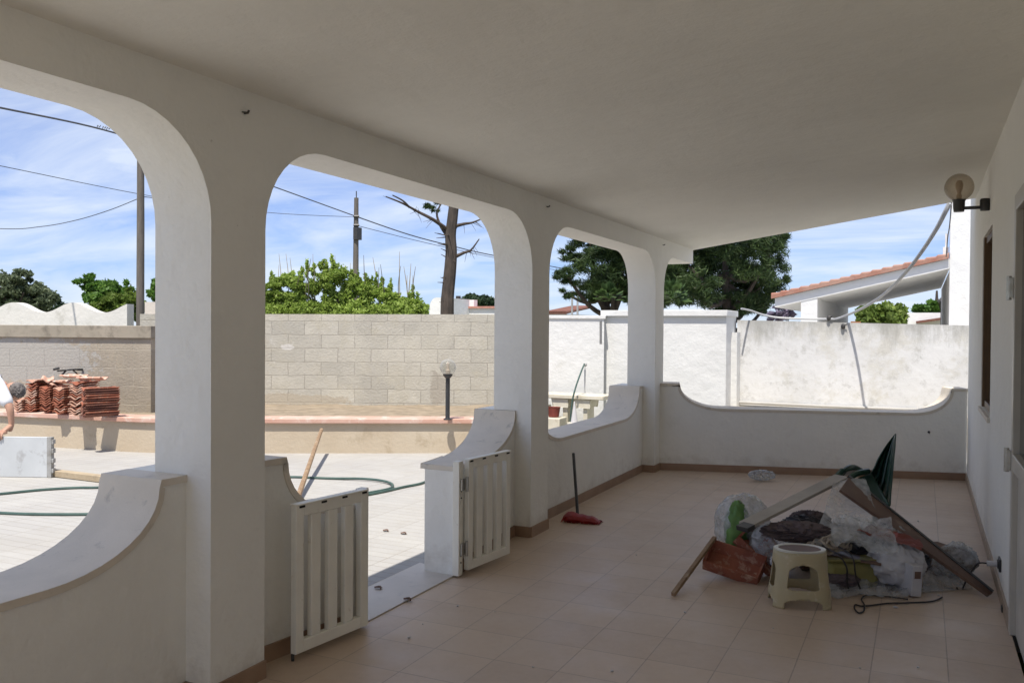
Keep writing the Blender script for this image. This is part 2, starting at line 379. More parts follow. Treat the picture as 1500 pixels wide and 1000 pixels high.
def struct(o, label=None):
    o['kind'] = 'structure'
    if label: o['label'] = label
    return o
def tree_copy(o, parent=None):
    c = o.copy(); COL.objects.link(c)
    if parent is not None: c.parent = parent
    for ch in [x for x in bpy.data.objects if x.parent == o]: tree_copy(ch, c)
    return c
def arc(cx, cy, r, a0, a1, n=8, ry=None):
    ry = ry or r
    return [(cx+r*cos(a0+(a1-a0)*i/n), cy+ry*sin(a0+(a1-a0)*i/n)) for i in range(n+1)]
def smooth_path(pts, n=6):
    """Catmull-Rom through points"""
    pts = [V(p) for p in pts]; out = []
    for i in range(len(pts)-1):
        a, b, c, d = pts[max(i-1, 0)], pts[i], pts[i+1], pts[min(i+2, len(pts)-1)]
        for k in range(n):
            t = k/n; out.append(.5*((2*b)+(c-a)*t+(2*a-5*b+4*c-d)*t*t+(3*b-a-3*c+d)*t**3))
    return out+[pts[-1]]
def quads_mesh(name, P, m, parent):
    """P: (n,4,3) array"""
    n = len(P); me = bpy.data.meshes.new(name)
    me.vertices.add(n*4); me.vertices.foreach_set('co', P.reshape(-1).astype(np.float32))
    me.loops.add(n*4); me.loops.foreach_set('vertex_index', np.arange(n*4, dtype=np.int32))
    me.polygons.add(n); me.polygons.foreach_set('loop_start', np.arange(0, n*4, 4, dtype=np.int32)); me.polygons.foreach_set('loop_total', np.full(n, 4, dtype=np.int32))
    me.update(calc_edges=True); me.validate(); me.materials.append(m)
    o = bpy.data.objects.new(name, me); COL.objects.link(o); adopt(o, parent); return o
def leaves(blobs, n, size, clumps=60, spread=.16, aspect=.5, shell=.55, up=0.3):
    """blobs: list of (centre, radii). returns quads spread in clumps through the volume, denser near the skin"""
    out = []; vol = np.array([b[1][0]*b[1][1]*b[1][2] for b in blobs])**.67; vol = vol/vol.sum()
    for (c, rr), w in zip(blobs, vol):
        k = max(4, int(clumps*w)); m = max(20, int(n*w)); rr = np.array(rr); c = np.array(c)
        d = rng.normal(size=(k, 3)); d /= np.linalg.norm(d, axis=1)[:, None]
        rad = shell+(1-shell)*rng.random(k)**.7; rad *= rng.uniform(.8, 1.13, k)
        cc = c+d*rr*rad[:, None]
        idx = rng.integers(0, k, m)
        cs = rng.uniform(.6, 1.5, k)
        o = rng.normal(size=(m, 3)); ln = np.linalg.norm(o, axis=1)[:, None]; o = o/ln*rng.random((m, 1))**.5
        p = cc[idx]+o*rr*spread*1.9*cs[idx][:, None]*np.array([1, 1, .75])
        a = rng.normal(size=(m, 3)); a /= np.linalg.norm(a, axis=1)[:, None]
        b = rng.normal(size=(m, 3))+np.array([0, 0, up]); b -= (b*a).sum(1)[:, None]*a; b /= np.linalg.norm(b, axis=1)[:, None]
        s = size*rng.uniform(.55, 1.35, (m, 1)); a *= s; b *= s*aspect
        out.append(np.stack([p-a*.5, p+b*.5, p+a*.5, p-b*.5], 1))
    return np.concatenate(out)
def make_tree(name, label, cat, base, h, blobs, n, size, leafm, trunk_r=.12, clumps=60, spread=.16, aspect=.5, limbs=7, group=None, barkm=None, shell=.55, tilt=(0, 0)):
    base = V(base); t = thing(name, label, cat, base, group)
    tr = MB(); cx = sum(b[0][0] for b in blobs)/len(blobs); cy = sum(b[0][1] for b in blobs)/len(blobs)
    topp = V((cx, cy, h*.75+base.z)); pts = smooth_path([base-V((0, 0, .1)), base.lerp(topp, .35)+V((.05*h*.3, 0, 0)), base.lerp(topp, .7), topp], 4)
    tr.tube(pts, [trunk_r*(1-.7*i/(len(pts)-1)) for i in range(len(pts))], 8)
    for i in range(limbs):
        b = blobs[i % len(blobs)]; e = V(b[0])+V([random.uniform(-.6, .6)*b[1][k] for k in range(3)])
        s_ = base.lerp(topp, random.uniform(.35, .9)); mid = s_.lerp(e, .5)+V((0, 0, -.05*h))
        tr.tube(smooth_path([s_, mid, e], 3), [trunk_r*.45*(1-.12*j) for j in range(7)], 5)
    tr.build('trunk', barkm or BARK, t)
    quads_mesh('crown', leaves(blobs, n, size, clumps, spread, aspect, shell), leafm, t)
    return t
def ico(px, py, d, wpx, hpx, dep=None):
    """blob from its place and size in the picture at distance d"""
    c = at(px, py, d); rx = wpx/F*d; rz = hpx/F*d
    return (tuple(c), (rx, dep or rx, rz))

# ------------------------------------------------------------------ setting
g = MB().add([(-900, -900, -.12), (900, -900, -.12), (900, 900, -.12), (-900, 900, -.12)], [(0, 1, 2, 3)]).build('ground', GROUND); struct(g)
CY = -.03
pv = MB().box((-16, -9, -.11), (-2.86, 10.9, CY)); pv.box((-2.86, 9.95, -.11), (6, 13.0, CY)); struct(pv.build('courtyard', PAVE))
fl = MB().prism([(-2.7, -3.2), (.418, -3.2), (.418, 9.9), (-2.7, 9.1)], lambda x, y: (x, y, -.1), lambda x, y: (x, y, 0)); struct(fl.build('veranda_floor', FLOOR))

# ------------------------------------------------------------------ house
XI, XO, XP, XPO = -2.535, -2.805, -2.665, -2.96      # arcade inner / outer, parapet inner / outer
PIL = [(-2.3, -1.98), (-.49, -.17), (2.612, 2.925), (5.733, 6.05), (8.925, 9.245)]
house = thing('house', 'white plastered house whose veranda with three round-cornered arches fills the foreground', 'house', (0, 4, 0))
ZS, ZB = 1.91, 2.30
poly = []
Y0 = PIL[0][0]; YE = 10.55
poly.append((Y0, 2.52)); poly.append((Y0, ZS))
for i, (a, b) in enumerate(PIL):
    poly.append((b, ZS))
    r = .40; ry = ZB-ZS
    poly += arc(b+r, ZS, r, pi, pi/2, 10, ry)[1:]
    if i < len(PIL)-1:
        n = PIL[i+1][0]; poly += arc(n-r, ZS, r, pi/2, 0, 10, ry)
poly.append((YE, ZB)); poly.append((YE, 2.52))
# drop the duplicate spring points
pp = []
for p in poly:
    if not pp or (abs(p[0]-pp[-1][0])+abs(p[1]-pp[-1][1])) > 1e-4: pp.append(p)
MB().prism(pp, lambda y, z: (XI, y, z), lambda y, z: (XO-.03 if z > 2.4 else XO-.03, y, z)).build('arcade_beam', WHITE, house)
for (a, b) in PIL:
    MB().box((XO-.03, a, -.1), (XI, b, ZS)).build('pillar', WHITE, house)
# roof slab, underside rising gently towards the house, far edge skewed
def zc(x): return 2.47+(x-XI)*(2.71-2.47)/(.418-XI)
c_ = [(-2.925, -2.3), (.418, -2.3), (.418, 8.975), (-2.925, 10.815)]  # end behind the camera cut short so sun brightens the veranda
rf = MB(); rf.add([(x, y, zc(x)) for x, y in c_]+[(x, y, zc(x)+.24) for x, y in c_], [(0, 3, 2, 1), (4, 5, 6, 7), (0, 1, 5, 4), (1, 2, 6, 5), (2, 3, 7, 6), (3, 0, 4, 7)])
rf.build('veranda_roof', CEIL, house)
# house wall with window and door openings
WX = .418; WT = .30
win = (6.75, 7.75, .92, 2.23); dor = (4.02, 5.02, .0, 2.18)
ww = MB()
for y0, y1, z0, z1 in [(-3.9, dor[0], -.1, 3.3), (dor[0], dor[1], dor[3], 3.3), (dor[1], win[0], -.1, 3.3), (win[0], win[1], -.1, win[2]), (win[0], win[1], win[3], 3.3), (win[1], 9.9, -.1, 3.3)]:
    ww.box((WX, y0, z0), (WX+WT, y1, z1))
ww.build('wall', WHITE, house)
MB().box((WX+WT, -3.9, -.1), (7.5, -3.6, 3.3)).box((WX+WT, 9.6, -.1), (7.5, 9.9, 3.3)).box((7.2, -3.6, -.1), (7.5, 9.6, 3.3)).box((WX+WT, -3.6, 3.1), (7.2, 9.6, 3.3)).build('rear_walls', WHITE, house)
wn = MB().box((WX+.004, win[0], win[2]), (WX+WT-.02, win[0]+.05, win[3])).box((WX+.004, win[1]-.05, win[2]), (WX+WT-.02, win[1], win[3]))
wn.box((WX+.02, win[0]+.05, win[3]-.05), (WX+WT-.02, win[1]-.05, win[3])).box((WX+.02, win[0]+.05, win[2]), (WX+WT-.02, win[1]-.05, win[2]+.05))
wo = wn.build('window', WOODDK, house, bevel=.004)
sh = MB()
for k in range(26):
    z = win[2]+.06+k*.046
    sh.obox((WX+.20, (win[0]+win[1])/2, z+.02), (.018, 0, .012), (0, (win[1]-win[0])/2-.055, 0), (-.003, 0, .005))
sh.build('shutter', WOODDK, wo)
MB().box((WX-.02, win[0]-.04, win[2]-.035), (WX+.19, win[1]+.04, win[2]-.002)).build('sill', COPING, house, bevel=.004)
# door: light lower panel, dark glass above
dr = MB()
for y0, y1, z0, z1 in [(dor[0], dor[0]+.07, 0, dor[3]), (dor[1]-.07, dor[1], 0, dor[3]), (dor[0]+.07, dor[1]-.07, dor[3]-.08, dor[3]), (dor[0]+.07, dor[1]-.07, .82, .90)]:
    dr.box((WX-.012, y0, z0), (WX+.06, y1, z1))
do = dr.build('door', mat('door_paint', (.52, .49, .43), .4, (.47, .44, .39), 5), house, bevel=.004)
MB().box((WX+.015, dor[0]+.07, .004), (WX+.04, dor[1]-.07, .82)).build('panel', mat('door_panel_paint', (.58, .55, .49), .4), do, bevel=.003)
MB().box((WX+.02, dor[0]+.07, .90), (WX+.03, dor[1]-.07, dor[3]-.08)).build('glass', PANE, do)
for z in (.86, 1.72):
    MB().tube([(WX-.03, dor[1]+.005, z-.06), (WX-.03, dor[1]+.005, z+.06)], .012, 8).box((WX-.03, dor[1]-.03, z-.05), (WX-.014, dor[1]+.03, z+.05)).build('hinge', STEEL, do)
# sill of the gateway
MB().prism([(-2.545, 3.55), (-2.545, 4.66), (-2.88, 4.78), (-2.88, 3.50)], lambda x, y: (x, y, -.1), lambda x, y: (x, y, .006)).build('threshold', MARBLE, house, bevel=.003)

def parapet(s0, s1, prof, m0, m1, over=.03, name='parapet', capm=COPING, capt=.028):
    """prof: (s,z) top line.  m0/m1: map (s, z) to the inner / outer side"""
    pl = [(prof[0][0], -.1)]+[(s, z-capt) for s, z in prof]+[(prof[-1][0], -.1)]
    o = MB().prism(pl, m0, m1).build(name, WHITE, house)
    nrm = []
    for i, (s, z) in enumerate(prof):
        a = prof[max(i-1, 0)]; b = prof[min(i+1, len(prof)-1)]; d = V((b[0]-a[0], b[1]-a[1])).normalized(); nrm.append((-d[1], d[0]))
    low = [(s-n[0]*capt, z-n[1]*capt) for (s, z), n in zip(prof, nrm)]
    cap = list(prof)+low[::-1]
    def off(fa, fb, k):
        def f(s, z):
            a = V(fa(s, z)); b = V(fb(s, z)); d = (a-b).normalized(); return tuple(a+d*k)
        return f
    MB().prism(cap, off(m0, m1, .006), off(m1, m0, over)).build('coping', capm, o, bevel=.004)
    return o
def curveL(s, z0, z1, w, n=9):     # from a ledge at s down to the low level (concave)
    return [(s+w*(1-cos(t*pi/2))*1.0 if False else s+w*(1-(1-t)), z1+(z0-z1)*(1-sin(t*pi/2))**1.0) for t in [i/n for i in range(n+1)]]
def quart(s0, zhi, s1, zlo, n=10): # concave quarter, from (s0,zhi) steep down to (s1,zlo) flat
    return [(s1+(s0-s1)*cos(a), zhi+(zlo-zhi)*sin(a)) for a in [i*pi/2/n*1.0 for i in range(n+1)]]
inn = lambda y, z: (XP, y, z); outr = lambda y, z: (XPO, y, z)
ZL, ZH = .61, .905
def full(a, b):
    return [(a, ZH), (a+.13, ZH)]+quart(a+.14, ZH-.03, a+.62, ZL)+quart(b-.14, ZH-.03, b-.62, ZL)[::-1]+[(b-.13, ZH), (b, ZH)]
parapet(0, 0, full(PIL[1][1], PIL[2][0]), inn, outr)
parapet(0, 0, full(PIL[3][1], PIL[4][0]), inn, outr)
# gateway wings
a = PIL[2][1]
ix = lambda y, z: (XP+.09*max(0, (y-a))/.65, y, z); ox = lambda y, z: (XPO+.14*max(0, (y-a))/.65, y, z)
parapet(0, 0, [(a, ZH), (a+.25, ZH)]+quart(a+.26, ZH-.03, a+.60, .62)+[(3.67, .615)], ix, ox)
b = PIL[3][0]
ix2 = lambda y, z: (XP+.12*max(0, (b-y))/1.1, y, z); ox2 = lambda y, z: (XPO+.20*max(0, (b-y))/1.1, y, z)
parapet(0, 0, [(4.63, .665), (5.02, .655)]+quart(b-.02, ZH-.03, 5.05, .65)[::-1]+[(b-.01, ZH), (b, ZH)], ix2, ox2)
# caps that wrap the outer side of each pillar
for (pa, pb) in PIL[1:]:
    MB().box((XPO-.03, pa-.002, ZH-.028), (XO-.032, pb+.002, ZH-.001)).box((XPO, pa, -.1), (XO-.032, pb, ZH-.03)).build('pillar_foot', WHITE, house)
# far parapet (skewed to the arcade)
BA, BB = V((-2.535, 9.13, 0)), V((.418, 9.92, 0)); bd = (BB-BA); BL = bd.length; bd.normalize(); bn = V((-bd.y, bd.x, 0))
def bi(s, z): return tuple(BA+bd*s+V((0, 0, z)))
def bo(s, z): return tuple(BA+bd*s+bn*.28+V((0, 0, z)))
def s_at(px):  # distance along the far parapet seen at column px
    d = ray(px, 600); n = V((bn.x, bn.y, 0)); t = n.dot(BA)/n.dot(V((d.x, d.y, 0))); P = V((d.x*t, d.y*t, 0)); return (P-BA).dot(bd)
s1, s2, s3, s4 = s_at(995), s_at(1058), s_at(1338), s_at(1394)
parapet(0, 0, [(0, .925), (s1, .925)]+quart(s1+.01, .90, s2, .67)+quart(s4-.01, .90, s3, .67)[::-1]+[(s4, .925), (BL-.002, .925)], bi, bo)
# skirting tiles
SKIRTS = []; hh = .075; t = .012
def skirt(p, q):
    p = V(p); q = V(q); d = (q-p).normalized(); n = V((-d.y, d.x, 0))
    SKIRTS.append(MB().add([p, q, q+n*t, p+n*t, p+V((0, 0, hh)), q+V((0, 0, hh)), q+n*t+V((0, 0, hh)), p+n*t+V((0, 0, hh))], [(0, 1, 2, 3), (4, 7, 6, 5), (0, 4, 5, 1), (1, 5, 6, 2), (2, 6, 7, 3), (3, 7, 4, 0)]))
for (pa, pb) in PIL[1:]: skirt((XI, pb, 0), (XI, pa, 0)); 
for (pa, pb) in PIL[1:]: skirt((XI, pa, 0), (XP, pa, 0))
skirt((XP, PIL[4][0], 0), (XP, PIL[3][1], 0)); skirt((XP, PIL[2][0], 0), (XP, PIL[1][1], 0))
skirt((ix(3.55, 0)[0], 3.55, 0), (XP, a, 0)); skirt((XP, b, 0), (ix2(4.72, 0)[0], 4.72, 0))
skirt(BB, BA+bd*.01)
for m_ in SKIRTS: m_.build('skirting', SKIRT, house)
SKIRTS.clear(); skirt((WX, dor[1], 0), (WX, 9.9, 0)); skirt((WX, -3, 0), (WX, dor[0], 0))
BSK = mat('beige_skirting', (.40, .31, .23), .5)
for m_ in SKIRTS: m_.build('skirting', BSK, house)
# hooks left in the beam and parapets
for (P, n) in [(PX(358, 166, XI), (1, 0, 0)), (PX(801, 303, XI), (1, 0, 0)), (PX(971, 359, XI), (1, 0, 0))]:
    MB().tube([P, P+V(n)*.018, P+V(n)*.024+V((0, 0, .010))], .005, 6).lathe([(0.001, 0), (.017, 0), (.017, .003)], P+V((.002, 0, 0)), 10).build('hook', DARK, house)
for px, py in [(1361, 643)]:
    s_ = s_at(px); P = V(bi(s_, .48))-bn*.004
    MB().sphere(P, .013, 8, 6).tube([P, P-bn*.03-V((0, 0, .012))], .004, 6).build('hook', DARK, house)

# ------------------------------------------------------------------ gate leaves
def gate_leaf(label, p, q, name='gate'):
    """p: hinge end, q: free end, on the floor"""
    p = V(p); q = V(q); d = (q-p); L = d.length; d.normalize(); n = V((d.y, -d.x, 0)); n = n if n.x > 0 else -n
    t = thing(name, label, 'gate', p, 'folding gate leaves of the veranda gateway')
    z0, z1 = .035, .70; up = V((0, 0, 1)); th = .017
    def bar(s0, s1, za, zb, w=th): return MB().obox(p+d*((s0+s1)/2)+up*((za+zb)/2), d*((s1-s0)/2), n*w, up*((zb-za)/2))
    st = .048
    for s in (0, L-st): bar(s, s+st, z0, z1).build('stile', GATE, t, bevel=.003)
    bar(st, L-st, z0, z0+.055).build('rail', GATE, t, bevel=.003)
    bar(st, L-st, z1-.05, z1).build('rail', GATE, t, bevel=.003)
    bar(.0, L, z1, z1+.008, th+.006).build('top_strip', GATE, t, bevel=.002)
    k = 3; gap = .050; sw = (L-2*st-(k+1)*gap)/k
    for i in range(k):
        s = st+gap+i*(sw+gap); bar(s, s+sw, z0+.055, z1-.05, th*.8).build('slat', GATE, t, bevel=.003)
    for i in range(4):
        s = st*.55+i*(L-st)/3.1
        MB().obox(p+d*s+up*(z1-.006)+n*(th+.0015), d*.016, n*.002, up*.0045).build('slot', HOLE, t)
        MB().lathe([(.001, 0), (.006, 0), (.006, .002)], (0, 0, 0), 8).build('screw_hole', HOLE, t)
        o = bpy.data.objects[-1] if False else None
    return t
gL = gate_leaf('cream metal gate leaf folded back beside the nearest pillar, larger in view', (-2.475, 3.585, 0), (-2.535, 3.115, 0))
gR = gate_leaf('cream metal gate leaf with hinge post folded against the farther parapet wing', (-2.49, 4.67, 0), (-2.435, 5.145, 0))
for o in [o for o in bpy.data.objects if o.name.startswith('screw_hole') and o.type == 'MESH']: bpy.data.objects.remove(o)
# hinge post and hinges of the far leaf
MB().box((-2.545, 4.595, .012), (-2.50, 4.645, .70)).build('hinge_post', GATE, gR, bevel=.003)
for z in (.17, .56):
    MB().tube([(-2.478, 4.655, z-.045), (-2.478, 4.655, z+.045)], .009, 8).box((-2.497, 4.61, z-.035), (-2.488, 4.65, z+.035)).build('hinge', STEEL, gR)
    for dz in (-.02, .02): MB().sphere((-2.4985, 4.62, z+dz-.06), .005, 6, 5).build('screw', HOLE, gR)
MB().box((-2.545, 3.60, .012), (-2.50, 3.65, .70)).build('hinge_post', GATE, gL, bevel=.003)
MB().tube([(-2.545, 3.125, .0), (-2.545, 3.125, .24)], .007, 8).build('drop_bolt', DARK, gL)

# ------------------------------------------------------------------ wall lamp
P = PX(1450, 299, WX); wl = thing('wall_lamp', 'wall lamp with smoky glass globe on black bracket under the veranda ceiling', 'lamp', P)
gx = P.x-.195; gy = P.y
MB().lathe([(.001, -.045), (.030, -.045), (.034, -.02), (.034, .03), (.028, .04), (.001, .04)], (P.x-.03, gy, P.z), 14, capb=False, capt=False).build('wall_plate', BLACKPL, wl)
MB().beam((P.x-.02, gy, P.z-.02), (gx+.0, gy, P.z-.02), .026, .022).build('arm', BLACKPL, wl, bevel=.004)
MB().lathe([(.001, -.045), (.034, -.045), (.038, -.02), (.04, .03), (.046, .042), (.001, .045)], (gx, gy, P.z), 16, capb=False, capt=False).build('holder', BLACKPL, wl)
MB().sphere((gx, gy, P.z+.042+.088), .098, 28, 18).build('globe', GLOBE, wl)
MB().lathe([(.017, .04), (.017, .075), (.012, .085), (.024, .125), (.027, .15), (.018, .175), (.001, .182)], (gx, gy, P.z), 14).build('bulb', OPAL, wl)

# sockets on the house wall
for (px, py, lab, z) in [(1466, 826, 'black wall socket with a plug in it, above the end of the brown board', 0), (1472, 893, 'black wall socket nearest the door, close to the floor', 0)]:
    P = PX(px, py, WX); so = thing('wall_socket', lab, 'socket', P, 'sockets on the house wall')
    MB().box((P.x-.012, P.y-.05, P.z-.035), (P.x, P.y+.05, P.z+.035)).build('plate', BLACKPL, so, bevel=.003)
    MB().box((P.x-.018, P.y-.03, P.z-.02), (P.x-.0125, P.y+.03, P.z+.02)).build('insert', DARK, so, bevel=.002)
P = PX(1466, 826, WX)
pl = thing('power_plug', 'white plug and dark cable in the socket above the brown board', 'plug', P)
MB().tube([P+V((-.0185, 0, 0)), P+V((-.07, 0, -.002))], .016, 10).build('body', PAPER, pl)
MB().tube(smooth_path([P+V((-.07, 0, -.002)), P+V((-.12, .02, -.02)), P+V((-.17, .03, -.12)), P+V((-.2, .05, -.2)), P+V((-.22, .02, -P.z+.012))]), .005, 6).build('cord', CABLE, pl)

# ------------------------------------------------------------------ courtyard: planter, walls
PB = [(-12.6, 7.1), (-9.83, 7.47), (-8.31, 7.72), (-7.23, 8.27), (-5.37, 9.27), (-4.7, 9.63)]
def strip(pts, o0, o1, z0, z1):
    m = MB(); A = []; B = []
    pts = [V((p[0], p[1], 0)) for p in pts]
    for i, p in enumerate(pts):
        d = (pts[min(i+1, len(pts)-1)]-pts[max(i-1, 0)]).normalized(); n = V((-d.y, d.x, 0)); A.append(p+n*o0); B.append(p+n*o1)
    n = len(pts); vs = []
    for z in (z0, z1): vs += [(p.x, p.y, z) for p in A]+[(p.x, p.y, z) for p in B]
    fs = []
    for i in range(n-1):
        a, b, c, d = i, i+1, n+i+1, n+i
        fs += [(a, d, c, b), (2*n+a, 2*n+b, 2*n+c, 2*n+d), (a, b, 2*n+b, 2*n+a), (c, d, 2*n+d, 2*n+c)]
    fs += [(0, 2*n, 3*n, n), (n-1, 2*n-1, 4*n-1, 3*n-1)]
    return m.add(vs, fs)
PBs = [tuple(p)[:2] for p in smooth_path([(x, y, 0) for x, y in PB], 5)]
plt = thing('planter_wall', 'low cream rendered planter wall with pink concrete cap across the courtyard', 'planter', (-7.5, 8, 0))
strip(PBs, 0, .2, -.1, .335).build('wall', CREAM, plt)
strip(PBs, -.045, .30, .335, .392).build('cap', PINKCAP, plt, bevel=.008)
soil = MB()
def sf(u, v):
    i = u*(len(PBs)-1); k = min(int(i), len(PBs)-2); f = i-k
    x = PBs[k][0]*(1-f)+PBs[k+1][0]*f; y = PBs[k][1]*(1-f)+PBs[k+1][1]*f
    return (x-.30*v*2.6, y+.25+v*2.6, .37+.03*noise.noise(V((x*2, (y+v*3)*2, 0)))-.012)
soil.grid(sf, 60, 20); struct(soil.build('planter_soil', SOIL))

def wall_ab(name, label, a, b, z0, z1, th, m, cat='wall', top=None, copm=None, coph=0, copo=.03, z1b=None):
    a = V((a[0], a[1], 0)); b = V((b[0], b[1], 0)); L = (b-a).length; ang = math.atan2(b.y-a.y, b.x-a.x)
    root = thing(name, label, cat); root.location = (0, 0, 0)
    z1b = z1b if z1b is not None else z1
    pl = top(L) if top else [(0, z1), (L, z1b)]
    mb = MB().prism([(0, z0)]+[(L, z0)]+pl[::-1], lambda x, z: (x, 0, z), lambda x, z: (x, th, z))
    o = mb.build('wall_body', m, root)
    if copm:
        e = 1e-3
        MB().add([(-.02, -copo, z1+e), (L+.02, -copo, z1b+e), (L+.02, th+copo, z1b+e), (-.02, th+copo, z1+e), (-.02, -copo, z1+coph), (L+.02, -copo, z1b+coph), (L+.02, th+copo, z1b+coph), (-.02, th+copo, z1+coph)],
                 [(0, 3, 2, 1), (4, 5, 6, 7), (0, 1, 5, 4), (1, 2, 6, 5), (2, 3, 7, 6), (3, 0, 4, 7)]).build('coping', copm, root, bevel=.006)
    root.location = (a.x, a.y, 0); root.rotation_euler = (0, 0, ang)
    return root
def pt(px, d): p = at(px, 480, d); return (p.x, p.y)
STAINCOP = mat('stained_coping', (.33, .29, .23), .9, (.27, .24, .19), 3, dirt=((.16, .14, .11), 5, .5, .7))
wall_ab('boundary_wall', 'older grey-brown block wall with plaster patches and flat coping behind the roof tile stacks', pt(-160, 11.9), pt(221, 11.5), -.1, 1.335, .22, BLOCKS_L, copm=STAINCOP, coph=.165, copo=.035)
wall_ab('boundary_wall', 'pale tufa block wall behind the green bushes and the garden lamp', pt(205, 12.9), pt(745, 12.9), -.1, 1.675, .22, BLOCKS, z1b=1.705)
wall_ab('boundary_wall', 'clean white wall behind the laundry sink', pt(741, 12.87), pt(885, 12.75), -.1, 1.645, .2, WHITE_OUT, copm=WHITE_OUT, coph=.05, copo=.02)
# white gate house / box wall with coping
p0, p1 = PY(883, 480, 12.3), PY(1064, 480, 12.3)
bx = wall_ab('white_wall', 'tall bright white wall with projecting coping left of the weathered wall', p0, (p1.x, p1.y), -.1, 1.69, .7, WHITE_OUT, copm=WHITE_OUT, coph=.085, copo=.05)
q0, q1 = PY(1066, 480, 12.7), PY(1081, 480, 12.7)
MB_ = MB().box((q0.x, 12.65, -.1), (q1.x, 12.88, 1.465)).build('wall_pier', WHITE_OUT); tag(MB_, 'narrow white pier between the tall white wall and the weathered wall', 'pier')
o0, o1 = PY(1080, 480, 12.9), PY(1640, 480, 12.9)
wall_ab('weathered_wall', 'weathered white wall with stains and peeling paint beyond the far parapet', (o0.x, 12.9), (o1.x, 12.9), -.1, 1.645, .2, OLDWALL, z1b=1.545)
lg = MB().box((o0.x, 12.5, -.1), (o1.x, 12.898, .40)).build('low_ledge', mat('beige_ledge', (.5, .45, .36), .9, (.42, .37, .29), 3, bs=.4, bscale=30)); tag(lg, 'low beige ledge along the foot of the weathered wall', 'ledge')
pa, pb = PY(1082, 589, 12.86), PY(1345, 600, 12.86)
pp_ = MB().tube([pa, pa.lerp(pb, .5)+V((0, 0, -.006)), pb], .022, 10); tag(pp_.build('water_pipe', mat('pipe_grey', (.42, .41, .39), .6)), 'thin grey pipe running along the foot of the weathered wall', 'pipe')

# scalloped wall behind
def scallop(L):
    out = []; n = int(L/.04)
    per = 93/F*18
    for i in range(n+1):
        x = L*i/n; ph = ((x-OFFS)/per) % 1.0; u = abs(ph-.5)*2     # 0 in the valley, 1 on the peak
        out.append((x, 1.76+.20*(.5-.5*cos(pi*u))**1.15))
    return out
aS = V((*pt(-140, 18.2), 0)); bS = V((*pt(186, 17.6), 0)); pk = V((*pt(107, 17.75), 0)); OFFS = (pk-aS).length
wall_ab('garden_wall', 'distant white garden wall with a wavy scalloped top', aS, bS, -.1, 1.8, .25, plaster('old_white_render', (.66, .64, .60), 20, ((.4, .38, .33), 2, .55, .75)), top=scallop)
wall_ab('garden_wall', 'short end of pale wall beside the near wooden pole', pt(212, 17.6), pt(330, 17.4), -.1, 1.98, .25, plaster('pale_pink_render', (.62, .56, .50), 20))

# ------------------------------------------------------------------ roof tiles
def tile_mesh():
    m = MB(); W, L, T = .142, .40, .012; n = 14
    prof = []
    for i in range(n+1):
        x = -W/2+W*i/n; prof.append((x, .016*sin(2*pi*(i/n)*1.25+.5)))
    vs = []; fs = []
    for y in (-L/2, L/2):
        for x, z in prof: vs.append((x*(1 if y < 0 else .96), y, z+T/2))
        for x, z in prof: vs.append((x*(1 if y < 0 else .96), y, z-T/2))
    k = n+1
    for i in range(n):
        fs += [(i, i+1, 2*k+i+1, 2*k+i), (k+i, 3*k+i, 3*k+i+1, k+i+1), (i, k+i, k+i+1, i+1), (2*k+i, 2*k+i+1, 3*k+i+1, 3*k+i)]
    fs += [(0, 2*k, 3*k, k), (n, k+n, 3*k+n, 2*k+n)]
    return m.add(vs, fs)
tile_objs = {}
for key, mm in (('r', TERRA), ('p', TERRA_PALE), ('d', TERRA_DK)):
    o = tile_mesh().build('roof_tile', mm); tile_objs[key] = o.data; bpy.data.objects.remove(o)
ORD = ['bottom', 'second', 'third', 'fourth', 'fifth', 'sixth', 'seventh', 'eighth', 'ninth', 'tenth', 'eleventh', 'twelfth', 'thirteenth', 'fourteenth']
def put_tile(key, loc, rz, rx=0, ry=0, label=''):
    o = bpy.data.objects.new('roof_tile', tile_objs[key]); COL.objects.link(o); o.location = loc; o.rotation_euler = (rx, ry, rz)
    tag(o, label, 'roof tile', 'terracotta roof tiles piled on the planter'); return o
stacks = [(52, 603, 12, 'r', 'leftmost tall stack'), (73, 605, 11, 'r', 'second tall stack from the left'), (92, 607, 11, 'r', 'third and reddest stack from left'),
          (117, 610, 14, 'p', 'pale fourth stack from left'), (141, 613, 12, 'd', 'rightmost dark stack')]
tops = []
for i, (px, py, n, key, lab) in enumerate(stacks):
    P = G(px, py, .40); c = V((P.x, P.y, 0))+V((-.12, .16, 0))*(1.0)
    yaw = .36 if i < 4 else -.35
    for k in range(n):
        kk = random.choice('rrp') if key == 'r' else ('p' if key == 'p' and random.random() < .8 else ('r' if key == 'p' else random.choice('ddr')))
        o = put_tile(kk, (c.x+random.uniform(-.008, .008), c.y+random.uniform(-.012, .012), .425+k*.0285), yaw+random.uniform(-.06, .06), 0, random.uniform(-.02, .02), 'roof tile, %s in the %s' % (ORD[k]+('' if k == 0 else ' from bottom'), lab))
        if key == 'p': o.scale = (1.15, 1, 1)
    tops.append((c, .425+n*.0285))
loose = [(0, 0, .4, 'over the leftmost stack'), (0.5, .03, .9, 'bridging the first and second stacks'), (1, .0, 1.15, 'askew over the second stack'), (1.5, .035, 1.3, 'bridging the second and third stacks'), (2.4, .03, 1.5, 'pale, reaching from the third to the fourth stack'), (3.5, .02, 1.6, 'lying flat between the pale stack and the dark stack')]
for u, dz, rz, lab in loose:
    i = int(u); f = u-i; A, za = tops[i]; B, zb = tops[min(i+1, 4)]
    c = A.lerp(B, f); z = (max(za, zb) if f else za)+dz+.012
    put_tile('p', (c.x, c.y, z), rz, random.uniform(-.08, .08), random.uniform(-.12, .12), 'loose pale roof tile %s' % lab)
P = G(33, 603, .40)
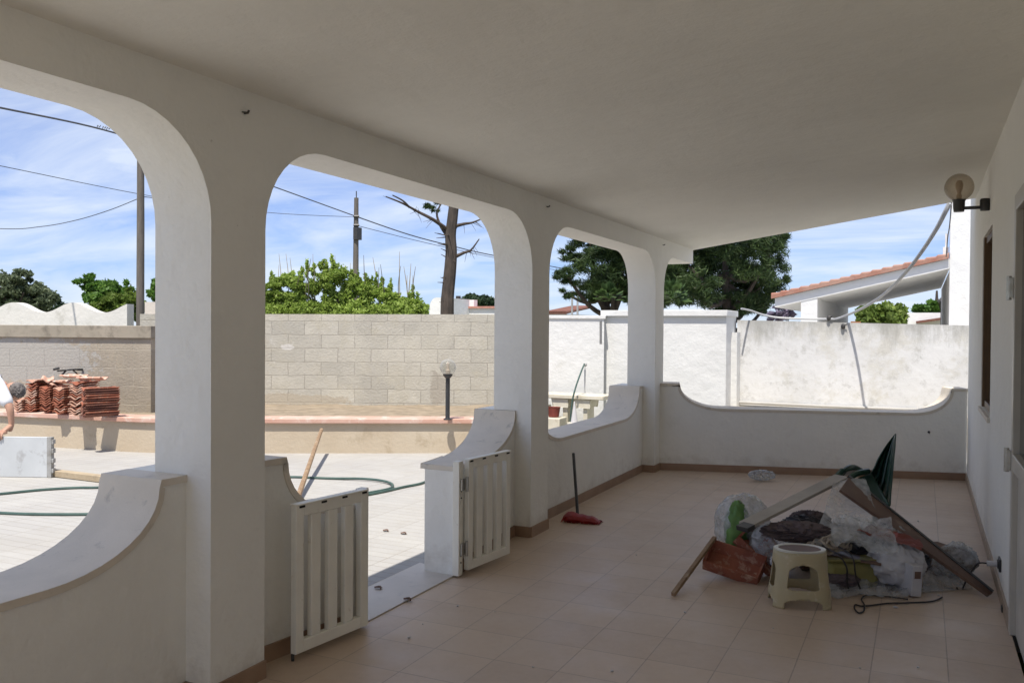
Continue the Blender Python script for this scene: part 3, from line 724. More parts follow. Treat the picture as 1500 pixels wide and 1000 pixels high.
for k in range(5):
    put_tile('p', (P.x-.1, P.y+.15, .425+k*.03), .3+random.uniform(-.1, .1), 0, 0, 'pale roof tile, %s in the low stack at the far left' % (ORD[k]+('' if k == 0 else ' from the bottom')))

# ------------------------------------------------------------------ bicycle behind the tiles
B0 = V((-9.35, 8.62, .36)); bk = thing('bicycle', 'dark bicycle behind the roof tile stacks, handlebar showing above them', 'bicycle', B0)
ux = V((cos(.42), sin(.42), 0)); uz = V((0, 0, 1)); uy = V((-sin(.42), cos(.42), 0)); sc = .72
def bp(x, z, y=0): return B0+ux*(x*sc)+uz*(z*sc)+uy*y
for x in (-.5, .5):
    w = MB(); c = bp(x, .33); r = .33*sc
    ring = [c+ux*cos(t*pi/16)*r+uz*sin(t*pi/16)*r for t in range(33)]
    wob = MB().tube(ring, .014, 6, False).build('wheel', BLACKPL, bk)
    sp = MB()
    for t in range(12): sp.tube([c, c+ux*cos(t*pi/6)*r+uz*sin(t*pi/6)*r], .0015, 4)
    sp.build('spokes', STEEL, wob)
fr = MB()
for a_, b_ in [((-.5, .33), (-.12, .30)), ((-.12, .30), (-.22, .78)), ((-.22, .78), (-.5, .33)), ((-.12, .30), (.30, .70)), ((-.2, .72), (.28, .80)), ((.28, .84), (.5, .33))]:
    fr.tube([bp(*a_), bp(*b_)], .013, 7)
fr.build('frame', BLUE, bk)
MB().tube(smooth_path([bp(.32, 1.02, .24), bp(.30, 1.0, .12), bp(.28, .93, 0), bp(.30, 1.0, -.12), bp(.32, 1.02, -.24)]), .011, 7).tube([bp(.28, .84), bp(.28, .93)], .012, 7).build('handlebar', BLACKPL, bk)
MB().sphere(bp(-.24, .84), (.12, .06, .03), 12, 8).build('saddle', BLACKPL, bk)
hb = MB()
cH = at(96, 551, 11.45)
q = [at(x, y, d) for x, y, d in [(78, 541, 11.3), (87, 539, 11.35), (84, 543, 11.4), (97, 542, 11.5), (106, 541, 11.5), (114, 541, 11.55), (121, 541, 11.6)]]
hb.tube(smooth_path([q[0], q[1]], 2), .016, 6).tube(smooth_path([q[2], q[3], q[4], q[5]], 4), .012, 6).tube([q[5], q[6]], .017, 6)
hb.tube([q[3], at(90, 550, 11.5)], .012, 6).tube([q[4], at(117, 551, 11.6)], .009, 6)
hb.build('front_handlebar', BLACKPL, bk)

bu = thing('bucket', 'dark blue plastic bucket on the planter left of the roof tiles', 'bucket', G(36, 588, .40))
P = G(37, 590, .40); MB().lathe([(.001, .0), (.075, 0), (.10, .19), (.106, .19), (.106, .2), (.094, .2), (.07, .02), (.001, .02)], P, 18, capb=False, capt=False).build('body', BLUE, bu)
MB().tube(smooth_path([P+V((-.1, 0, .19)), P+V((-.08, 0, .25)), P+V((0, 0, .28)), P+V((.08, 0, .25)), P+V((.1, 0, .19))]), .004, 5).build('handle', STEEL, bu)

# small shrub at foot of the block wall
P = G(219, 597, .38); make_tree('small_shrub', 'small dark shrub at the foot of the block wall corner', 'shrub', P+V((-.25, .4, 0)), .4, [((P.x-.25, P.y+.4, .62), (.12, .12, .26))], 900, .05, L_DARK, .012, 14, .2)

# garden lamp
P = G(656, 616, .392)+V((-.06, .1, 0)); gl = thing('garden_lamp', 'short black garden lamp post with clear globe on the planter wall', 'lamp', P)
MB().lathe([(.05, 0), (.05, .012), (.03, .02), (.027, .03), (.027, .50), (.032, .505), (.055, .53), (.06, .555), (.001, .555)], P, 14, capt=False).build('post', BLACKPL, gl)
MB().sphere(P+V((0, 0, .635)), .10, 22, 14).build('globe', GLOBE2, gl)
MB().lathe([(.03, .55), (.03, .60), (.02, .61), (.02, .68), (.001, .70)], P, 10).build('bulb', OPAL, gl)

# pole leaning on the planter, plank on the ground
A, Bq = at(471, 629, 10.45), G(433, 738, CY+.02)
o = MB().tube([Bq, A], [.026, .022], 8); tag(o.build('wooden_pole', WOOD), 'bare wooden pole leaning on the cream planter wall beyond the gateway', 'pole')
A, Bq = G(62, 690, CY+.035), G(196, 706, CY+.035)
o = MB().beam(A, Bq, .09, .06); tag(o.build('plank', PLANK, bevel=.004), 'pale plank lying on the courtyard beside the grey panel', 'plank')
# hose
def g_(x, y, dz=.012): return G(x, y, CY)+V((0, 0, dz))
hp = [(640, 690), (634, 700), (618, 709), (590, 715), (560, 722), (520, 729), (470, 733), (400, 741), (300, 748), (200, 754), (130, 755), (60, 755), (0, 753), (-70, 748), (-95, 738), (-60, 730), (0, 725), (60, 719), (110, 716), (155, 715), (250, 708), (340, 702), (420, 700), (480, 702), (530, 704), (560, 707), (574, 712), (572, 718), (545, 724), (510, 729), (480, 731)]
hpts = [g_(x, y, .012 if i < 24 else .022) for i, (x, y) in enumerate(hp)]
o = MB().tube(smooth_path(hpts, 6), .0125, 8).build('garden_hose', HOSE); tag(o, 'dark green garden hose looping over the pale courtyard paving', 'hose')
for i, (x, y) in enumerate([(566, 778), (592, 782), (598, 879), (555, 862)]):
    P = G(x, y, CY if y < 860 else .006)
    o = MB().tube(smooth_path([P+V((-.03, 0, .006)), P+V((0, .012, .012)), P+V((.02, -.01, .006))], 3), .005, 5).add([P+V((-.02, -.02, .008)), P+V((.02, -.015, .014)), P+V((.015, .02, .006)), P+V((-.02, .01, .012))], [(0, 1, 2, 3)]).build('dry_leaf', CARD)
    tag(o, ['dry brown leaf on the paving, left of a pair', 'dry brown leaf on the paving, right of a pair', 'dark dry leaf on the marble threshold', 'curled dry leaf at the edge of the paving near the threshold'][i], 'leaf', 'dry leaves at the gateway')

# ------------------------------------------------------------------ laundry sink
SY = 11.25
def sp_(px, py, Y=SY): return PY(px, py, Y)
a_, b_ = sp_(778, 577), sp_(884, 577); zt = a_.z+.01
ls = thing('laundry_sink', 'cream stone laundry sink with two basins against the white wall', 'sink', ((a_.x+b_.x)/2, SY+.2, CY))
MB().box((a_.x, SY, zt-.055), (b_.x, SY+.42, zt)).build('slab', SINK, ls, bevel=.008)
for x0, x1 in [(807, 832), (841, 864)]:
    u, w = sp_(x0, 590).x, sp_(x1, 590).x
    MB().prism([(u, zt-.06), (w, zt-.06), (w-.02, zt-.17), (u+.02, zt-.17)], lambda x, z: (x, SY+.03, z), lambda x, z: (x, SY+.36, z)).build('basin', SINK, ls, bevel=.01)
for x0, x1 in [(822, 829), (852, 858), (788, 794)]:
    u, w = sp_(x0, 600).x, sp_(x1, 600).x
    MB().box((u, SY+.06, CY), (w, SY+.34, zt-.175)).build('support', SINK, ls, bevel=.005)
P = sp_(814, 612, SY-.05); rb = MB().lathe([(.001, 0), (.07, 0), (.09, .13), (.095, .135), (.085, .135), (.066, .01), (.001, .01)], (P.x, SY-.12, .29), 16, capb=False, capt=False)
st_ = MB().box((P.x-.14, SY-.26, CY), (P.x+.14, SY+.02, .285)); tag(st_.build('stone_block', SINK, bevel=.01), 'rough stone block below the left basin of the laundry sink', 'block')
tag(rb.build('bowl', REDBAG), 'dark red bowl under the left basin of the laundry sink', 'bowl')
hz = MB().tube(smooth_path([PY(856, 533, 11.7), PY(851, 545, 11.4), PY(843, 568, 11.15), PY(838, 590, 11.1), PY(835, 625, 11.1), PY(835, 650, 11.1)]), .012, 7)
tag(hz.build('black_hose', HOSE), 'dark hose hanging down in front of the laundry sink', 'hose')
hz = MB().tube([PY(857, 534, 11.78), PY(857, 574, 11.6)], .011, 7).sphere(PY(857, 534, 11.78), .03, 8, 6)
tag(hz.build('water_tap', mat('tap_grey', (.35, .35, .34), .5)), 'thin grey tap pipe on the white wall above the sink', 'tap')
P = PY(841, 640, 10.9); hz = MB().lathe([(.05, 0), (.045, .03), (.018, .20), (.008, .28), (.001, .285)], (P.x, 10.9, CY+.28), 12); tag(hz.build('funnel', PAPER), 'small white cone upright in front of the laundry sink', 'funnel')
P = PY(841, 640, 10.9); tag(MB().lathe([(.10, 0), (.10, .28), (.001, .28)], (P.x, 10.9, CY), 14).build('paint_tin', SINK), 'cream tin carrying the small white cone before the sink', 'tin')
P0, P1 = PY(880, 470, 11.05), PY(880, 504, 11.05)
P0 = at(880, 470, 12.3); P1 = at(880, 504, 12.3)
tag(MB().tube([P1, P0], .018, 8).build('wall_bracket', mat('bracket_grey', (.2, .2, .2), .6)), 'short dark vertical pipe at the left edge of the tall white wall', 'pipe')

# ------------------------------------------------------------------ hanging conduit
cp = [(1391, 298, 8.95), (1384, 312, 9.0), (1372, 335, 9.15), (1350, 369, 9.45), (1325, 401, 9.85), (1295, 431, 10.8), (1262, 452, 11.65), (1228, 466, 12.27), (1216, 467, 12.33), (1180, 467, 12.42), (1140, 465, 12.55), (1118, 461, 12.62), (1100, 455, 12.6), (1086, 452, 12.4)]
cpts = smooth_path([at(*c) for c in cp], 8)
tag(MB().tube(cpts, [.026-.012*min(1, i/60) for i in range(len(cpts))], 8).build('cable_conduit', CONDUIT), 'grey flexible conduit hanging from the veranda roof to the top of the weathered wall', 'conduit')
tag(MB().tube(smooth_path([at(1394, 296, 8.95), at(1391, 330, 9.2), at(1388, 350, 9.6), at(1386, 376, 10)], 5), .006, 5).build('thin_wire', CABLE), 'thin loose wire hanging beside the grey conduit at the roof edge', 'wire')
for i, (x, y) in enumerate([(1214, 466), (1235, 478)]):
    P = PY(x, y, 12.88); tag(MB().sphere(P, (.03, .03, .04), 8, 6).tube([P, P+V((.05, -.02, .03))], .008, 5).build('iron_stub', DARK), ['rusty iron stub on top of the weathered wall under the conduit', 'rusty iron stub on the face of the weathered wall'][i], 'iron stub', 'iron stubs on the weathered wall')

# ------------------------------------------------------------------ neighbour's porch
NF = PY(1392, 392, 17.0).y; NR = 17.0*1.45
nh = thing('neighbour_house', 'white neighbouring house with sloping tiled porch beyond the weathered wall', 'house', (8, 17, 0))
A0, A1 = PY(1135, 450, NF), PY(1392, 393, NF); slope = (A1.z-A0.z)/(A1.x-A0.x)
x0, x1 = A0.x, PY(1391, 392, NF).x
def zb(x): return A0.z+slope*(x-A0.x)
fh = (450-437)/F*16.0
bounce_slab = MB().box((x0-3, 13.3, -.115), (x1+8, NR+6, -.02)); struct(bounce_slab.build('added_bounce_ground', mat('pale_bounce_ground', (.62, .60, .56), .9, (.54, .52, .48), 1.5)))  # unseen pale slab added to bounce light onto the porch underside
MB().add([(x0, NF, zb(x0)), (x1, NF, zb(x1)), (x1, NR, zb(x1)), (x0, NR, zb(x0)), (x0, NF, zb(x0)+fh*1.05), (x1, NF, zb(x1)+fh*1.05), (x1, NR, zb(x1)+fh), (x0, NR, zb(x0)+fh)],
         [(0, 3, 2, 1), (4, 5, 6, 7), (0, 1, 5, 4), (1, 2, 6, 5), (2, 3, 7, 6), (3, 0, 4, 7)]).build('porch_roof', WHITE_OUT, nh)
xa, xb = PY(1173, 460, NF).x, PY(1197, 460, NF).x
MB().prism([(xa, -.1), (xb, -.1), (xb, zb(xb)-.002), (xa, zb(xa)-.002)], lambda x, z: (x, NF+.01, z), lambda x, z: (x, NF+.4, z)).build('column', WHITE_OUT, nh)
MB().prism([(xa+.05, -.1), (xb-.02, -.1), (xb-.02, zb(xb-.02)-.002), (xa+.05, zb(xa+.05)-.002)], lambda x, z: (x, NF+.41, z), lambda x, z: (x, NR, z)).build('side_wall', WHITE_OUT, nh)
xw = x1
MB().box((xw+.002, NF-.02, -.1), (xw+6, NF+.28, 5.2)).build('tower_wall', WHITE_OUT, nh)
MB().box((xw+.01, NF+.281, -.1), (xw+6, NR+.4, zb(xw)-.01)).build('inner_wall', WHITE_OUT, nh)
rt = MB(); xr0, xr1 = x0-.06, x1-.01
def tcov(u, v):
    x = xr0+(xr1-xr0)*u; y = NF-.07+v*3.2; st_ = (u*17) % 1.0
    return V((x, y, zb(x)+fh*1.05+.03+.055*abs(sin(pi*(y-NF+.07)/.22+.6))+.03*(1-st_)))
rt.grid(tcov, 17*5, 14*7)
def tedge(u, v):
    p = tcov(u, 0); p.z -= v*(p.z-(zb(p.x)+fh*1.05+.002)); return p
rt.grid(tedge, 17*5, 1)
rt.build('tile_covering', TERRA_NB if False else mat('weathered_roof_tiles', (.30, .13, .09), .85, (.36, .22, .17), 4, dirt=((.25, .12, .09), 6, .55, .7)), nh)
P = PY(1386, 376, NF+.2); MB().box((P.x-.05, NF+.3, P.z-.1), (P.x+.04, NF+.4, P.z+.18)).tube([P+V((0, .15, .1)), P+V((0, .15, .42))], .02, 6).build('vent_pipe', FARW, nh)
# behind: hedge, fence board, low white building, lamp, tree
bl = [ico(x, 466, 27, 12, 17, .8) for x in (1266, 1284, 1302, 1316)]
hd = thing('hedge', 'yellow-green leafy hedge seen under the neighbour porch', 'hedge', at(1290, 480, 27))
quads_mesh('leaves', leaves(bl, 9000, .16, 90, .3, .6, .35), L_HEDGE, hd)
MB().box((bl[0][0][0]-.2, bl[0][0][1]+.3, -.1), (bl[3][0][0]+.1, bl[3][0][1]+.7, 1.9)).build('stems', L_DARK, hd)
a_, b_ = at(1246, 474, 26), at(1261, 474, 26)
tag(MB().box((a_.x, a_.y, -.1), (b_.x, a_.y+.1, 1.78)).build('wooden_shutter', mat('orange_wood', (.36, .15, .06), .7)), 'orange-brown wooden panel left of the hedge under the neighbour porch', 'panel')
a_, b_ = at(1322, 470, 40), at(1400, 470, 40)
fb = thing('far_house', 'low white building seen under the right end of the neighbour porch', 'house', a_)
MB().box((a_.x, a_.y, -.1), (b_.x+4, a_.y+6, at(1330, 458, 40).z)).build('wall', FARW, fb)
MB().beam(at(1342, 472, 39.5), at(1384, 466, 39.0), .5, .1).build('roof', TERRA_DK, fb)
P = at(1380, 442, 24); ll = thing('street_lantern', 'black lantern on a post seen at the right end of the neighbour porch', 'lamp', (P.x, P.y, -.1))
MB().lathe([(.001, .16), (.03, .12), (.12, .02), (.12, 0), (.001, 0)][::-1], P, 8, capb=False, capt=False).build('cap', DARK, ll)
MB().lathe([(.05, -.22), (.10, -.005), (.001, -.005)], P, 6).build('glass', PANE, ll)
MB().tube([P+V((0, 0, -.22)), (P.x, P.y, -.1)], .035, 8).build('post', DARK, ll)
make_tree('tree', 'round dark green tree behind the low building at the right', 'tree', at(1372, 480, 60)*1.0, 3.4, [ico(1352, 452, 60, 12, 7), ico(1372, 447, 60, 16, 10), ico(1392, 450, 60, 14, 9)], 5000, .35, L_GREEN, .2, 50)
def ground(p): return V((p[0], p[1], -.12))

# ------------------------------------------------------------------ trees
def T(name, label, d, blobs, n, size, lm, **k):
    bl = [ico(*(b[:2]+(d,)+b[2:])) for b in blobs]; cx = sum(b[0][0] for b in bl)/len(bl); cy = sum(b[0][1] for b in bl)/len(bl)
    h = max(b[0][2]+b[1][2] for b in bl)
    return make_tree(name, label, k.pop('cat', 'tree'), (cx, cy, -.12), h, bl, n, size, lm, **k)
T('olive_tree', 'grey-green olive tree above the scalloped wall at the left edge', 32, [(-25, 432, 32, 32), (12, 428, 30, 30), (32, 420, 24, 24), (55, 438, 24, 24)], 14000, .16, L_OLIVE, clumps=170, spread=.14, trunk_r=.2)
T('olive_tree', 'smaller olive tree right of the tall olive, above the scalloped wall', 34, [(62, 442, 16, 22), (50, 432, 10, 16)], 5000, .15, L_OLIVE, clumps=80, trunk_r=.14)
T('cypress', 'small dark pointed conifer above the scalloped wall', 40, [(82, 446, 9, 14), (79, 437, 6, 9), (93, 452, 9, 8)], 4000, .14, L_DARK, clumps=60, trunk_r=.1)
T('leafy_tree', 'green leafy tree with an arching branch left of the near wooden pole', 22, [(150, 438, 24, 24), (138, 422, 14, 12), (132, 408, 9, 6), (120, 412, 9, 4), (165, 425, 14, 12), (188, 425, 9, 16)], 10000, .14, L_GREEN, clumps=130, spread=.15, trunk_r=.1)
T('bush', 'yellow-green bush under the leafy tree beside the near wooden pole', 20.5, [(175, 450, 30, 20), (196, 445, 14, 22), (150, 456, 26, 12)], 8000, .12, L_YEL, clumps=110, spread=.15, trunk_r=.06)
T('leafy_tree', 'slice of green tree just right of the near wooden pole', 24, [(232, 430, 14, 20), (248, 440, 18, 22)], 4000, .13, L_GREEN, clumps=60, trunk_r=.08)
# row of bushes behind the block wall
def btop(x): return 438-44*math.exp(-((x-478)/48)**2)-22*math.exp(-((x-410)/26)**2)-16*math.exp(-((x-560)/26)**2)+max(0, x-590)*.35
fb_ = []
for _ in range(120):
    x = random.uniform(378, 622); t_ = btop(x); y = random.uniform(t_, 462); fb_.append((x, y, random.uniform(6, 15), random.uniform(5, 12)))
for _ in range(40):
    x = random.uniform(384, 612); t_ = btop(x); fb_.append((x, t_-random.uniform(0, 14), random.uniform(2, 4.5), random.uniform(6, 15)))
for x in (400, 440, 480, 520, 560, 595): fb_.append((x, 455, 24, 14))
T('bush', 'big bright green bush along the top of the tufa block wall', 16.5, fb_, 90000, .07, L_BRIGHT, clumps=1500, spread=.30, trunk_r=.08, limbs=16, shell=.25, aspect=.42)
tw = MB()
for i in range(26):
    x = random.uniform(400, 610); b0 = at(x, 445, 16.5); e = at(x+random.uniform(-9, 9), random.uniform(368, 405), 16.5+random.uniform(-.4, .4))
    tw.tube(smooth_path([b0, b0.lerp(e, .5)+V((random.uniform(-.05, .05), 0, 0)), e], 3), [.012, .011, .010, .009, .008, .006, .004], 4)
tag(tw.build('bare_shoots', mat('shoot_bark', (.25, .21, .15), .9)), 'thin bare upright shoots rising out of the bright green bush', 'shoots')
# dead pine
DP = 23; base = at(655, 480, DP); dpn = thing('pine_tree', 'bare pine trunk with broken side branches behind the block wall', 'tree', (base.x, base.y, -.12))
tr = MB()
pts = [V((base.x, base.y, -.15))]+[at(x, y, DP) for x, y in [(655, 455), (656, 430), (659, 400), (661, 370), (660, 345), (663, 318), (665, 290), (660, 250), (664, 205), (658, 165)]]
rr_ = [.2, .18, .17, .165, .155, .145, .14, .13, .11, .08, .05]
tr.tube(smooth_path(pts, 4), list(np.interp(np.linspace(0, 10, 41), range(11), rr_)), 10)
tr.build('trunk', BARK, dpn)
def branch(pp, r0_, r1_): 
    q = smooth_path([at(x, y, d) for x, y, d in pp], 4); n = len(q); return MB().tube(q, [r0_+(r1_-r0_)*i/(n-1) for i in range(n)], 6)
brs = [[(655, 336, DP), (635, 322, DP-.3), (612, 310, DP-.4), (590, 298, DP-.6), (565, 288, DP-.8)], [(664, 332, DP), (680, 328, DP), (692, 326, DP), (707, 320, DP)], [(667, 376, DP), (680, 370, DP), (690, 366, DP), (702, 350, DP)],
       [(600, 304, DP-.5), (590, 294, DP-.7), (575, 286, DP-.9)], [(664, 300, DP), (640, 285, DP+.2), (615, 262, DP+.4), (590, 255, DP+.5)], [(662, 262, DP), (690, 245, DP), (722, 236, DP)], [(662, 222, DP), (630, 205, DP), (600, 200, DP)], [(661, 190, DP), (690, 170, DP), (712, 168, DP)],
       [(655, 345, DP), (645, 330, DP), (640, 312, DP), (648, 296, DP)]]
for i, bb in enumerate(brs): branch(bb, .055 if i != 3 else .03, .015).build('branch', BARK, dpn)
tw = MB()
for i in range(34):
    k = random.choice([0, 0, 1, 2, 4]); q = [at(*c) for c in brs[k]]; s = random.random()*(len(q)-1); j = min(int(s), len(q)-2); p = q[j].lerp(q[j+1], s-j)
    tw.tube([p, p+V((random.uniform(-.3, .3), random.uniform(-.3, .3), random.uniform(-.28, .12)))], [.008, .003], 4)
for i in range(26):
    z = random.uniform(1.9, 4.2); tw.tube([(base.x, base.y, z), (base.x+random.uniform(-.28, .28), base.y+random.uniform(-.3, .1), z+random.uniform(-.05, .12))], [.02, .006], 4)
tw.build('twigs', BARK, dpn)
quads_mesh('crown', leaves([ico(x, y, DP, w, h) for x, y, w, h in [(640, 306, 10, 6), (632, 298, 14, 7), (600, 254, 34, 14), (722, 236, 30, 14), (606, 200, 34, 16), (705, 166, 34, 16), (655, 150, 36, 18)]], 9000, .16, 130, .16, .12, .3), L_PINE2, dpn)
# big pines
def pine(label, d, blobs, n, base_px, lm=L_PINE, sz=.22, cl=260, tr_=.22):
    bl = [ico(x, y, d+(i % 3-1)*1.1, w, h) for i, (x, y, w, h) in enumerate(blobs)]; b = at(base_px, 480, d)
    return make_tree('pine_tree', label, 'tree', (b.x, b.y, -.12), max(q[0][2] for q in bl), bl, n, sz, lm, trunk_r=tr_, clumps=cl, spread=.15, aspect=.10, limbs=12, shell=.4)
pine('large dark pine tree behind the tall white wall, right of the corner pillar', 24, [(975, 405, 34, 40), (962, 430, 28, 24), (1050, 400, 60, 50), (1110, 380, 46, 40), (1130, 400, 28, 40), (1105, 425, 36, 34), (1010, 425, 42, 34), (1075, 340, 60, 40), (1000, 370, 50, 44), (1128, 350, 30, 26), (1075, 445, 44, 22), (1120, 440, 18, 22), (1060, 300, 60, 34)], 60000, 1070, cl=520)
pine('dark pine tree with gaps showing sky seen through the far arch', 26, [(880, 395, 40, 36), (915, 410, 40, 36), (845, 375, 26, 18), (830, 405, 22, 14), (870, 425, 26, 18), (945, 380, 44, 44), (905, 350, 46, 30), (860, 345, 34, 16), (835, 430, 18, 8), (940, 430, 36, 24)], 42000, 905, cl=340)
def palm(label, px, py, d, rpx):
    c = at(px, py, d); t = thing('palm', label, 'palm', (c.x, c.y, -.12), 'palms in front of the dark pines')
    MB().tube([(c.x, c.y, -.15), (c.x, c.y, c.z-.34)], [.16, .13], 9).build('trunk', BARK, t)
    Q = []; r = rpx/F*d
    for i in range(46):
        th = random.uniform(0, 2*pi); el = random.uniform(-.15, 1.45); dv = V((cos(th)*cos(el), sin(th)*cos(el), sin(el))); sd = dv.cross(V((0, 0, 1))).normalized()
        tip = c+dv*r*random.uniform(.8, 1.1)
        for k in range(9):
            f = (k-4)/4*.45; e = c+(tip-c)*(1-.25*abs(f))+sd*f*r*.55+V((0, 0, -abs(f)*.1*r)); hb_ = c+dv*r*.42; w = dv.cross(sd)*.008+sd*.02
            Q.append([hb_-w*.4, hb_.lerp(e, .5)-w, e, hb_.lerp(e, .5)+w])
        Q.append([c-sd*.012, hb_-sd*.01, hb_+sd*.01, c+sd*.012])
    quads_mesh('crown', np.array([[tuple(v) for v in q] for q in Q]), L_PALM, t)
palm('small fan palm left of the corner pillar above the white wall', 893, 438, 17, 26)
palm('small fan palm right of the corner pillar above the white wall', 984, 438, 17, 32)
T('flowering_shrub', 'pale lilac flowering shrub between the big pine and the neighbour porch', 19, [(1148, 457, 14, 10), (1138, 462, 14, 8)], 1600, .09, L_PUR, clumps=40, trunk_r=.03, cat='shrub')
T('umbrella_pine', 'distant umbrella pine with a flat dark crown behind the far white building', 90, [(699, 441, 23, 9), (685, 444, 14, 6), (712, 444, 13, 6)], 5000, .6, L_DARK, clumps=90, trunk_r=.3)
for i, (x, w, lab) in enumerate([(560, 24, 'low distant treetops behind the bright bush'), (300, 60, 'distant treetops hidden mostly behind the nearest pillar')]):
    T('tree', lab, 70, [(x, 460, w, 14)], 2500, .5, L_GREEN, clumps=40, trunk_r=.3)
# ------------------------------------------------------------------ far buildings
a_ = at(629, 470, 45); b_ = at(652, 470, 45)
fh1 = thing('far_house', 'far white building end with a rounded top left of the bare pine trunk', 'house', a_)
W = b_.x-a_.x; zt = at(640, 436, 45).z
MB().prism([(a_.x, -.1), (b_.x, -.1), (b_.x, zt)]+[(a_.x+W*(.55-.55*sin(t)), zt-.55*(1-cos(t))) for t in [i*pi/2/6 for i in range(7)]], lambda x, z: (x, a_.y, z), lambda x, z: (x, a_.y+3, z)).build('wall', FARW, fh1)
a_ = at(654, 470, 48); b_ = at(724, 470, 48); z1 = at(690, 452, 48).z
fh2 = thing('far_house', 'far low white house with a red tiled edge right of the bare pine trunk', 'house', a_)
yy = a_.y; MB().box((a_.x, yy, -.1), (b_.x+1.5, yy+5, z1)).build('wall', FARW, fh2)
MB().box((a_.x-.1, yy-.12, z1+.002), (b_.x+1.6, yy+5.1, z1+.11)).build('roof', mat('red_roof_edge', (.5, .24, .18), .8), fh2)
c = at(676, 446, 47); MB().box((c.x-.22, yy+.5, z1+.11), (c.x+.22, yy+.9, at(676, 439, 48).z)).build('chimney', FARW, fh2)
c = at(676, 437, 48.8); MB().tube([(c.x, yy+.7, at(676, 440, 48).z), (c.x, yy+.7, at(676, 433, 48).z)], .14, 8).build('chimney_pot', DARK, fh2)
a_ = at(800, 470, 50); b_ = at(836, 470, 50); z1 = at(815, 460, 50).z
fh3 = thing('far_house', 'far tiled rooftop glimpsed through the far arch below the pines', 'house', a_)
MB().box((a_.x, a_.y, -.1), (b_.x, a_.y+5, z1)).build('wall', FARW, fh3)
rr2 = MB()
for i in range(10):
    x = a_.x+(b_.x-a_.x)*(i+.5)/10; rr2.tube([(x, a_.y-.1, z1+.08), (x, a_.y+4, z1+.5)], .1, 7)
rr2.build('roof', TERRA_DK, fh3)
for i, (x, y0) in enumerate([(838, 426), (846, 420)]):
    o = MB().tube([at(x, 475, 30), at(x, y0, 30)], .035, 6); tag(o.build('metal_pole', mat('pole_grey', (.4, .4, .4), .6)), ['thin grey pole seen through the far arch, left of two', 'thin grey pole seen through the far arch, right of two'][i], 'pole', 'thin poles beyond the far arch')

# ------------------------------------------------------------------ utility poles and wires
P1 = at(205, 480, 19); p1 = thing('utility_pole', 'near weathered wooden utility pole beside the first arch', 'pole', (P1.x, P1.y, -.12))
MB().tube([(P1.x, P1.y, -.2), at(206, 330, 19), at(206, 130, 19)], [.088, .08, .068], 12).build('pole', POLE, p1)
MB().tube([at(199, 200, 19), at(213, 200, 19)], .03, 6).build('crossbar', DARK, p1)
D2 = 33; P2 = at(521, 480, D2); p2 = thing('utility_pole', 'farther utility pole with wires framed in the middle arch', 'pole', (P2.x, P2.y, -.12))
MB().tube([(P2.x, P2.y, -.2), at(521, 405, D2), at(522, 290, D2)], [.13, .115, .085], 10).build('pole', POLE, p2)
MB().tube([at(522, 292, D2), at(522, 280, D2)], .02, 5).build('tip', DARK, p2)
MB().box(tuple(at(518, 346, D2-.15)-V((0.02, 0, .12))), tuple(at(525, 338, D2-.05)+V((.05, .15, .12)))).build('junction_box', DARK, p2)
for y in (317, 330): MB().tube([at(518, y, D2-.1), at(526, y, D2-.1)], .05, 6).build('insulator', DARK, p2)
WIRE = mat('wire', (.06, .06, .07), .6)
def wire(label, pts, r=.012, n=8):
    o = MB().tube(smooth_path([at(*p) for p in pts], n), r, 5).build('overhead_wire', WIRE); tag(o, label, 'wire', 'overhead wires'); return o
wire('thick upper overhead wire across the first arch to the farther pole', [(-200, 118, 12), (0, 158, 16), (150, 190, 20), (280, 230, 24), (405, 275, 28.5), (521, 317, D2)], .02)
wire('thin middle overhead wire crossing the first arch', [(-200, 202, 16), (0, 243, 20), (225, 288, 25), (388, 311, 29), (521, 318, D2)], .009)
wire('lower sagging wire reaching the near wooden pole', [(-160, 326, 22), (0, 335, 20.5), (60, 332, 20), (110, 323, 19.6), (160, 308, 19.2), (205, 290, 19)], .009)
wire('short wire between the near pole and the first pillar', [(205, 288, 19), (260, 293, 19.5), (330, 300, 20.2)], .009)
wire('thick overhead wire falling rightwards from the farther pole behind the bare pine', [(521, 317, D2), (600, 344, 36), (665, 361, 39), (722, 374, 42), (850, 398, 50)], .024)
wire('thin second wire falling rightwards from the farther pole', [(521, 330, D2), (600, 350, 36), (665, 365, 39), (722, 377, 42), (850, 403, 50)], .012)
o = MB()
for x in (142, 150, 156, 170): 
    a_ = at(x, 190+(x-150)*.22, 20.2); o.tube(smooth_path([a_, a_+V((.03, 0, .07)), a_+V((.08, 0, .02)), a_+V((.12, 0, .06))], 3), .01, 4)
tag(o.build('wire_curl', WIRE), 'small curls of binding on the thick upper wire in the first arch', 'wire')

# ------------------------------------------------------------------ broom by the parapet
P = G(846, 758, 0); br = thing('broom', 'dark-handled broom with a red head standing by the arcade parapet', 'broom', P)
topb = PX(840, 664, XP+.07); hd_ = V((-2.37, P.y+.0, .045))
hd_ = G(846, 752, .05)
MB().tube([hd_, topb], .012, 10).build('handle', BLACKPL, br)
c0, c1 = G(826, 757, .03), G(880, 763, .02); dd = (c1-c0); Ld = dd.length; dd.normalize()
hm = MB()
def hf(u, v):
    a = v*2*pi; t = u; w = .075*(1-.35*t)*(min(1, 5*t+.45))*(min(1, 6*(1-t)+.4)); h = .075*(1-.35*t)*(min(1, 4*t+.55))*(min(1, 3.5*(1-t)+.35)); h = max(h, .022)
    n = V((-dd.y, dd.x, 0)); k = 1+.22*noise.noise(V((t*9, cos(a)*2.5, sin(a)*2.5)))
    return c0+dd*(Ld*t)+n*(w*cos(a)*k)+V((0, 0, -.03+.004+h*.5+h*.5*sin(a)*k))
hm.grid(hf, 26, 20); hm.build('head', REDPL, br)
fr = MB()
